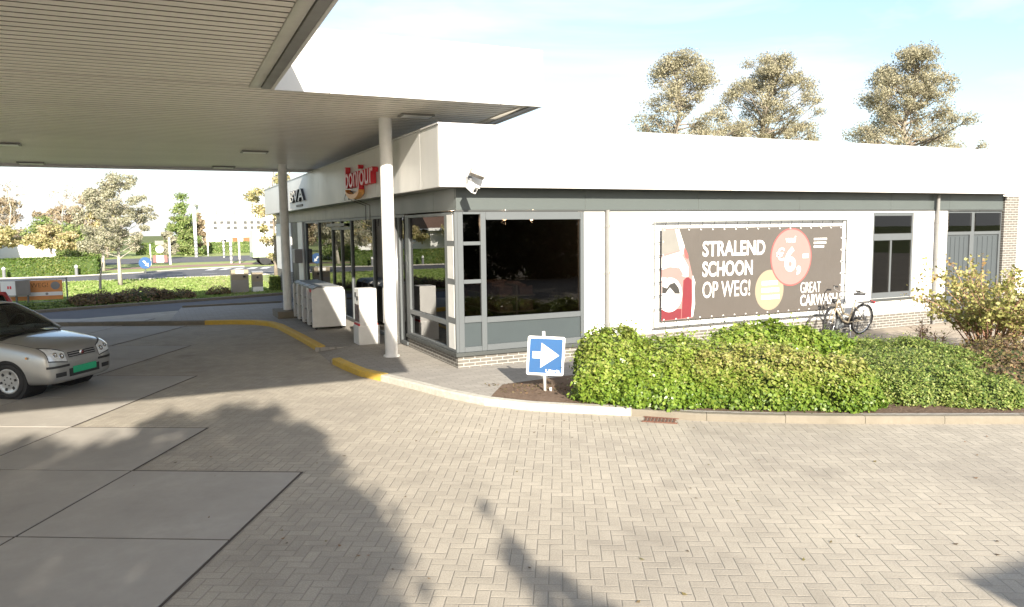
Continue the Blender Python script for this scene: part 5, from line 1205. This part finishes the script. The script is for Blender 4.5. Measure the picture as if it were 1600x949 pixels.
crown_tree('green_shrub_tree', 'dense green tree right of the garden wall end', (-5.2, 68, 0), 3.0, (1.5, 1.4), MT['greentree'], 7000, 0.18, 0.10, clear=0.04, nclump=26, clump=0.36, seed=75, outline=flat_top)
crown_tree('green_shrub_tree', 'dense green tree behind the garden wall between the two round yellow trees', (-8.3, 76, 0), 3.7, (2.0, 1.5), MT['greentree'], 6000, 0.20, 0.10, clear=0.08, nclump=26, clump=0.34, seed=76, outline=flat_top)
for i, (x_, y_, h_, mt, lab) in enumerate(((-13.6, 88, 6.2, 'rusttree', 'rust brown tree at the far left edge beyond the wall'), (-9.6, 96, 5.4, 'rusttree', 'brown tree far behind the garden wall'), (-7.2, 99, 6.4, 'rusttree', 'taller thin brown tree far behind the dense green tree'), (-4.6, 92, 5.6, 'yellowtree', 'pale distant tree behind the silvery trees'), (1.3, 84, 2.6, 'silver', 'small pale tree right of the slender young tree'))):
    crown_tree('distant_tree', lab, (x_, y_, 0), h_, (2.2, 2.0) if h_ > 3 else (0.8, 0.8), MT[mt], 5500, 0.24, 0.12, group='trees far behind the garden wall', clear=0.2, nclump=28, clump=0.26, seed=80+i)
for i, (x_, y_, h_) in enumerate(((-12.1, 84, 8.0), (-8.1, 88, 7.4))):
    crown_tree('bare_birch', ('bare pale birch rising above the left round yellow tree', 'bare pale birch rising above the right round yellow tree')[i], (x_, y_, 0), h_, (1.5, 1.4), MT['rusttree'], 350, 0.16, 0.11, 'palebark', group='bare birches beyond the road', clear=0.28, nclump=22, clump=0.24, seed=90+i, bare=True)
cone = lambda t: max(0.08, 1.0-0.92*t)
crown_tree('conical_tree', 'conical green tree with autumn tints beyond the side road', (3.1, 95, 0), 7.0, (2.4, 2.2), MT['greentree'], 9000, 0.24, 0.14, clear=0.05, nclump=46, clump=0.22, seed=95, outline=cone)
crown_tree('conical_tree', 'smaller rust tinted tree tucked at the right of the conical green tree', (5.0, 98, 0), 4.9, (1.2, 1.2), MT['rusttree'], 4000, 0.22, 0.12, clear=0.05, nclump=26, clump=0.30, seed=96, outline=cone)
# tall trees behind the shop
op = lambda t: 1.0 if t < 0.62 else 1.0-0.70*((t-0.62)/0.38)**1.5
op1 = lambda t: 1.08 if t < 0.52 else 1.08-0.50*((t-0.52)/0.14) if t < 0.66 else 0.58-0.28*((t-0.66)/0.34)**2
crown_tree('tall_tree', 'left one of the tall pale gold trees rising behind the shop roof', (34.6, 45, 0), 14.6, (4.5, 4.4), MT['poplar'], 52000, 0.125, 0.28, group='tall trees behind the shop', clear=0.26, nclump=150, clump=0.15, seed=101, tight=0.55, outline=op1)
crown_tree('tall_tree', 'middle tall pale gold tree behind the shop roof, standing close to the left one', (42.6, 45, 0), 15.3, (3.9, 3.9), MT['poplar'], 52000, 0.125, 0.28, group='tall trees behind the shop', clear=0.26, nclump=150, clump=0.15, seed=102, tight=0.55, outline=op)
crown_tree('tall_tree', 'right tall pale gold tree behind the shop roof with a wide open crown', (58.5, 45, 0), 17.2, (6.2, 5.8), MT['poplar'], 66000, 0.14, 0.34, group='tall trees behind the shop', clear=0.24, nclump=170, clump=0.12, seed=103, tight=0.55, outline=lambda t: 1.0 if t < 0.5 else 1.0-0.8*((t-0.5)/0.5)**0.9)

# orange banner on a fence, information box, machines
bn2 = thing('fence_banner', 'orange banner lettered in brown and grey on a wire fence at the far kerb', 'banner', (-3.9, 31.25, 0))
F2 = lambda u, v, d: (u, 31.25-d+0.10*(u+3)*0, v)
m = MB()
for x_ in (-2.90, -5.1, -7.3): m.tube([(x_, 31.25, -0.02), (x_, 31.25, 1.06)], 0.028, 8)
m.tube([(-7.3, 31.25, 1.02), (-2.90, 31.25, 1.02)], 0.014, 6); m.tube([(-7.3, 31.25, 0.22), (-2.90, 31.25, 0.22)], 0.014, 6)
for k in range(22): x_ = -7.2+k*0.2; m.tube([(x_, 31.25, 0.22), (x_, 31.25, 1.02)], 0.005, 4)
m.build('fence_frame', MT['galv'], bn2)
MB().prism([(-6.9, 0.30), (-3.03, 0.30), (-3.03, 0.98), (-6.9, 0.98)], F2, 0.02, 0.026).build('canvas', MT['ornbanner'], bn2, recalc=True)
MB().prism([(-6.9, 0.44), (-3.04, 0.44), (-3.04, 0.57), (-6.9, 0.57)], F2, 0.022, 0.029).build('pale_stripe', MT['b_white'], bn2, recalc=True)
text_mb('WEG!', (-4.0, -3.47, 0.74, 0.90), F2, 0.004, 0.0, 0.026).build('lettering', MT['brown'], bn2)
text_mb('RIJ', (-5.05, -4.70, 0.74, 0.90), F2, 0.004, 0.0, 0.026).build('lettering', MT['brown'], bn2)
m = MB(); m.disc((-3.25, 0.79), 0.14, F2, 24, 0.02, 0.030); em = m.build('round_emblem', MT['cabgrey'], bn2, recalc=True)
m = MB(); m.prism([(-3.27, 0.68), (-3.23, 0.68), (-3.23, 0.80), (-3.14, 0.80), (-3.25, 0.88), (-3.36, 0.80), (-3.27, 0.80)], F2, 0.028, 0.034); m.build('emblem_mark', MT['b_glass'], em, recalc=True)
m = MB(); m.disc((-3.52, 0.505), 0.045, F2, 14, 0.02, 0.032); m.build('printed_dot', MT['cabgrey'], bn2, recalc=True)
ib = thing('information_box', 'grey angled box sign on two posts in front of the orange banner', 'sign', (-4.28, 30.9, 0))
m = MB(); m.tube([(-4.38, 30.85, -0.02), (-4.38, 30.85, 1.02)], 0.035, 8); m.tube([(-4.06, 31.0, -0.02), (-4.06, 31.0, 1.02)], 0.035, 8); m.build('post', MT['galv'], ib)
m = MB(); m.prism([(-4.86, 31.02), (-4.36, 30.72), (-3.97, 30.92), (-4.3, 31.18)], lambda u, v, d: (u, v, d), 0.50, 1.03); m.build('cabinet', MT['greytaupe'], ib, recalc=True)
IB = lambda u, v, d: (-4.86+u*0.857-d*0.514, 31.02-u*0.514-d*0.857, v)
MB().prism([(0.02, 0.52), (0.565, 0.52), (0.565, 1.01), (0.02, 1.01)], IB, 0.001, 0.008).build('pale_face', MT['b_white'], ib, recalc=True)
m = MB()
for k in range(2): m.prism([(0.27+k*0.09, 0.74), (0.33+k*0.09, 0.74), (0.33+k*0.09, 0.84), (0.27+k*0.09, 0.84)], IB, 0.005, 0.012)
m.build('red_mark', MT['red'], ib, recalc=True)
vm = thing('service_machine', 'tan service machine, its lower half coloured as shade, with a dark spot near the far end of the shop', 'machine', (3.15, 33.75, 0))
m = MB(); m.box(2.82, 3.50, 33.5, 34.0, 0.02, 0.60); m.build('cabinet', MT['greytaupe'], vm); m = MB(); m.box(2.82, 3.50, 33.5, 34.0, 0.602, 1.02); m.build('upper_cabinet', MT['b_cream'], vm)  # taupe lower half: the canopy's shadow put into the colour
m = MB(); m.box(3.0, 3.32, 33.485, 33.499, 0.86, 1.0); m.build('display', MT['b_white'], vm); m = MB(); m.box(3.28, 3.38, 33.47, 33.499, 0.70, 0.78); m.build('nozzle_holder', MT['dark'], vm)
vm = thing('service_machine', 'smaller machine with white base, taupe middle and a round dark button', 'machine', (3.86, 33.85, 0))
for z0, z1, mt, nm in ((0.02, 0.28, 'tank', 'base'), (0.282, 0.50, 'greytaupe', 'cabinet'), (0.502, 0.88, 'b_cream', 'upper_cabinet')): m = MB(); m.box(3.66, 4.08, 33.6, 34.05, z0, z1); m.build(nm, MT[mt], vm)
m = MB(); m.disc((3.87, 0.68), 0.045, lambda u, v, d: (u, 33.6-d, v), 16, -0.01, 0.015); m.build('button', MT['dark'], vm, recalc=True); m = MB(); m.box(3.64, 4.10, 33.58, 34.07, 0.882, 0.93); m.build('lid', MT['cabgrey'], vm)
for x_, y_, lab in ((-8.2, 53.9, 'short dark bollard with a white top at the left photo edge before the hedge'), (-4.45, 54.1, 'short dark bollard with a white top near the right end of the hedge')):
    b = thing('bollard', lab, 'bollard', (x_, y_, 0), 0, 'bollards in front of the hedge'); m = MB(); m.tube([(x_, y_, -0.01), (x_, y_, 0.52)], 0.09, 10); m.build('post', MT['cabgrey'], b); m = MB(); m.lathe([(0.09, 0.521), (0.11, 0.60), (0.0005, 0.70)], 10, lambda a, c, h: (x_+a, y_+c, h)); m.build('white_top', MT['signwhite'], b)
m = MB(); m.tube([(-2.32, 39.1, -0.02), (-2.30, 39.1, 0.62)], 0.055, 8); m.tube([(-2.30, 39.1, 0.62), (-2.15, 39.1, 1.30)], [0.04, 0.02], 8); m.build('thin_post', MT['dark'], tag=('thin dark leaning post on the lawn left of the slender tree trunk', 'post'))
rs = thing('road_sign', 'round blue keep right sign on a short post beside the main road', 'sign', (-0.6, 54.4, 0))
m = MB(); m.tube([(-0.6, 54.45, -0.02), (-0.6, 54.45, 0.95)], 0.04, 8); m.build('post', MT['galv'], rs); m = MB(); m.disc((-0.6, 0.68), 0.37, lambda u, v, d: (u, 54.40-d, v), 28, 0, 0.02); m.build('blue_disc', MT['blue'], rs, recalc=True)
m = MB(); m.prism([(-0.75, 0.80), (-0.62, 0.82), (-0.50, 0.62), (-0.42, 0.68), (-0.40, 0.45), (-0.62, 0.52), (-0.55, 0.58)], lambda u, v, d: (u, 54.379-d, v), 0, 0.006); m.build('arrow', MT['signwhite'], rs, recalc=True)
rb = thing('road_block_sign', 'red and white marker board between two slim posts on the traffic island', 'sign', (0.3, 68.5, 0))
for a, b, mt, nm in ((-0.15, 0.1, 'b_rim', 'red_panel'), (0.102, 0.65, 'signwhite', 'white_panel'), (0.652, 0.9, 'b_rim', 'red_panel')): m = MB(); m.box(a, b, 68.4, 68.5, 0.2, 0.75); m.build(nm, MT[mt], rb)
m = MB(); m.disc((0.37, 1.25), 0.30, lambda u, v, d: (u, 68.45-d, v), 20, 0, 0.03); m.build('white_disc', MT['signwhite'], rb, recalc=True)
m = MB(); m.box(0.05, 0.70, 68.4, 68.45, 1.62, 1.95); m.build('pale_panel', MT['b_glass'], rb); m = MB(); m.tube([(1.12, 68.5, -0.02), (1.12, 68.5, 2.2)], 0.08, 8); m.tube([(-0.32, 68.5, -0.02), (-0.32, 68.5, 1.7)], 0.05, 8); m.build('post', MT['signwhite'], rb)
def striped(x_, y_, h_, hb, lab, r=0.10):
    p = thing('traffic_pole', lab, 'pole', (x_, y_, 0), 0, 'poles at the road junction'); m = MB(); m.tube([(x_, y_, -0.02), (x_, y_, h_)], r, 10); m.build('pole', MT['signwhite'], p, smooth=True)
    z = 0.15
    while z < hb: MB().tube([(x_, y_, z), (x_, y_, z+0.18)], r+0.008, 10).build('black_band', MT['cabgrey'], p); z += 0.38
    return p
gp = striped(3.96, 87, 5.25, 1.7, 'tall white pole with banded foot carrying the signal wire', 0.17)
m = MB(); m.tube([(3.96, 87, 5.15), (8, 87.3, 5.02), (14.5, 88, 4.98)], 0.03, 5); m.build('wire', MT['dark'], gp)
for x_ in (6.2, 8.0, 9.9): m = MB(); m.box(x_-.12, x_+.12, 87.1, 87.4, 4.45, 4.95); m.build('signal_head', MT['cabgrey'], gp)
striped(6.35, 82.5, 3.4, 1.8, 'banded pole beside the tall wire pole, in front of the office entrance'); striped(5.75, 67.5, 2.6, 1.6, 'thick banded pole nearest the service machines', 0.11); striped(6.35, 66.9, 2.7, 0.3, 'plain white pole just left of the parked truck', 0.08); striped(5.3, 90, 2.6, 0.2, 'short white pole far behind the others before the hedge', 0.08)
ob = thing('office_building', 'white office building with two rows of small dark windows beyond the junction', 'building', (13, 110, 0))
m = MB(); m.box(5.6, 26, 110, 122, 0, 6.2); m.build('wall', MT['farwhite'], ob); m = MB(); m.box(5.4, 26.2, 109.8, 122.2, 6.203, 6.5); m.build('roof', MT['trim'], ob)
for k in range(11):
    for z_ in (2.95, 3.65):
        m = MB(); x_ = 7.3+k*0.85+(0.45 if k > 3 else 0); m.box(x_, x_+0.46, 109.93, 109.998, z_, z_+0.42); m.build('window', MT['framedark'], ob)
for x_ in (9.6, 11.0, 12.4): m = MB(); m.box(x_, x_+0.9, 109.94, 109.998, 0.05, 1.85); m.build('entrance_panel', MT['brown'], ob); m = MB(); m.box(8.2, 8.8, 109.9, 109.998, 0.6, 1.6); m.build('blue_board', MT['blue'], ob)
tk = thing('delivery_truck', 'white and pale green box truck standing behind the pale gold tree', 'truck', (9.5, 63, 0))
m = MB(); m.box(6.9, 11.2, 62, 64.2, 0.95, 2.75); m.build('cargo_box', MT['farwhite'], tk, bevel=0.03); m = MB(); m.box(6.88, 11.2, 61.99, 64.21, 0.60, 0.945); m.build('skirt', MT['truckgreen'], tk)
m = MB(); m.prism([(11.25, 0.5), (13.1, 0.5), (13.1, 1.5), (12.8, 2.5), (11.25, 2.5)], lambda u, v, d: (u, d, v), 62.05, 64.15); m.build('cab', MT['truckgreen'], tk, recalc=True, bevel=0.05); m = MB(); m.prism([(11.6, 1.55), (12.9, 1.55), (12.7, 2.3), (11.6, 2.3)], lambda u, v, d: (u, d, v), 62.03, 62.048); m.build('side_window', MT['dark'], tk, recalc=True)
for x_ in (7.8, 8.8, 12.2):
    for y_ in (62.15, 64.05): m = MB(); m.lathe([(0.2, -0.13), (0.45, -0.13), (0.48, -0.08), (0.48, 0.08), (0.45, 0.13), (0.2, 0.13)], 20, lambda a, b, h: (x_+a, y_+h, 0.47+b)); m.build('wheel', MT['black'], tk, recalc=True)
m = MB(); m.box(7.0, 11.5, 62.3, 63.9, 0.45, 0.59); m.build('chassis', MT['dark'], tk)

# lawn blades near the kerb
n = 24000; g = np.random.default_rng(3); X = -9+g.random(n)*14; f_ = g.random(n)**1.3
yb = np.interp(X, [p[0] for p in bush_edge], [p[1] for p in bush_edge])+0.2; Y = yb+f_*(46.8-yb); cs = np.stack([X, Y, np.full(n, 0.05)], 1)
leaf_obj('grass', cs, np.stack([g.normal(size=n), g.normal(size=n), 0.2*g.normal(size=n)], 1), 0.10+0.10*g.random(n), MT['grass'], tint=np.clip(0.5+0.3*wob(cs, 4, 0.5)+0.2*g.normal(size=n), 0, 1), kind='stuff')

# ================================================================== BEHIND THE CAMERA (shadows on the paving, reflections in the glass)
def shade_tree(name, label, loc, outline, depth, n, size, ncl, seed, rad=0.55, cat='tree'):
    """crown whose side view fills the outline (x, z) seen from the north"""
    g = np.random.default_rng(seed); root = thing(name, label, cat, loc); y0 = loc[1]; o = np.array(outline); cl = []
    def inside(x, z):
        c = False
        for (x1, z1), (x2, z2) in zip(outline, outline[1:]+outline[:1]):
            if (z1 > z) != (z2 > z) and x < (x2-x1)*(z-z1)/(z2-z1)+x1: c = not c
        return c
    while len(cl) < ncl:
        x, z = o[:,0].min()+g.random()*np.ptp(o[:,0]), o[:,1].min()+g.random()*np.ptp(o[:,1])
        if inside(x, z): cl.append(np.array([x, y0+(g.random()-0.5)*depth, z]))
    m = MB(); m.tube([loc, (loc[0], y0, max(2.0, o[:,1].min()+1.5)), (float(np.mean(o[:,0])), y0, float(o[:,1].max())-1.0)], [0.25, 0.18, 0.05], 9); m.build('trunk', MT['bark'], root, smooth=True)
    m = MB(); base = np.array([loc[0], y0, max(2.0, o[:,1].min()+0.5)])
    for c in cl[::4]: m.tube([base, base*0.5+c*0.5+np.array([0, 0, 0.2]), c], [0.06, 0.04, 0.01], 5, caps=False)
    m.build('branches', MT['bark'], root)
    P = np.array(cl)[g.integers(len(cl), size=n)]; R_ = rad*(0.7+0.6*g.random(n)); d = g.normal(size=(n, 3)); d /= np.linalg.norm(d, axis=1)[:, None]; P = P+d*(R_*g.random(n)**0.5)[:, None]
    leaf_obj('crown', P, g.normal(size=(n, 3)), size*(0.6+0.8*g.random(n)), MT['darktree'], root)
def sh(pts, y0, top=0.0): return [(gx-0.44*((gy-y0)/2.385), (gy-y0)/2.385-top) for gx, gy in pts]
up = sh([(-1.9, 10.6), (-1.1, 9.9), (-0.65, 10.3), (-0.25, 11.1), (0.65, 11.3), (1.40, 10.9), (1.60, 9.9), (1.62, 9.0), (1.62, 8.0), (1.66, 6.9), (1.58, 5.9), (1.35, 4.7), (1.0, 3.0)], -8)
shade_tree('dark_tree', 'broad dark tree behind the camera that shades the concrete slabs', (-4.2, -8, 0), [(-10.0, 7.5), (-6.5, 7.7)]+up+[(-1.8, 2.0), (-6, 1.6), (-10, 2)], 1.4, 150000, 0.13, 1700, 201, 0.29)
tip = sh([(2.80, 7.0), (2.72, 6.3), (2.60, 5.4), (2.62, 4.8), (2.78, 4.2), (2.8, 2.5), (2.3, 2.5), (2.42, 4.2), (2.44, 5.2), (2.56, 6.0)], -8)
shade_tree('slim_tree', 'slim young tree behind the camera with a narrow leaning top', (0.3, -8, 0), tip+[(0.4, 2.2), (-0.2, 2.2)], 0.2, 7000, 0.07, 150, 202, 0.09)
kk = thing('shadow_caster_block', 'flat roofed brick block added behind the camera to cast a straight shadow', 'building', (6, -8, 0))
m = MB(); m.box(3.55, 9.0, -10, -6.1, 0, 3.8); m.build('wall', MT['housebrick'], kk); m = MB(); m.box(3.49, 9.1, -10.1, -6.06, 3.803, 4.0); m.build('roof', MT['trimdark'], kk)  # unseen block, sized for the straight shadow edge on the paving
m = MB(); m.box(5.5, 6.5, -6.09, -6.05, 0.02, 2.1); m.build('door', MT['doorgrey'], kk)
for i, (x_, y_, h_) in enumerate(((11.5, -10, 4.2), (14.6, -10.5, 4.6), (17.8, -10, 4.4), (21.2, -10.8, 4.8), (25, -10.5, 4.5))):
    crown_tree('backdrop_tree', ('bushy dark tree behind the camera beside the added brick block', 'second bushy dark tree in the row behind the camera', 'middle bushy dark tree in the row behind the camera', 'bushy dark tree right of the middle of the row behind the camera', 'last bushy dark tree of the row behind the camera')[i],
               (x_, y_, 0), h_, (2.1, 1.6), MT['darktree'], 7000, 0.24, 0.14, group='trees behind the camera', clear=0.03, nclump=34, clump=0.34, seed=210+i, outline=flat_top)
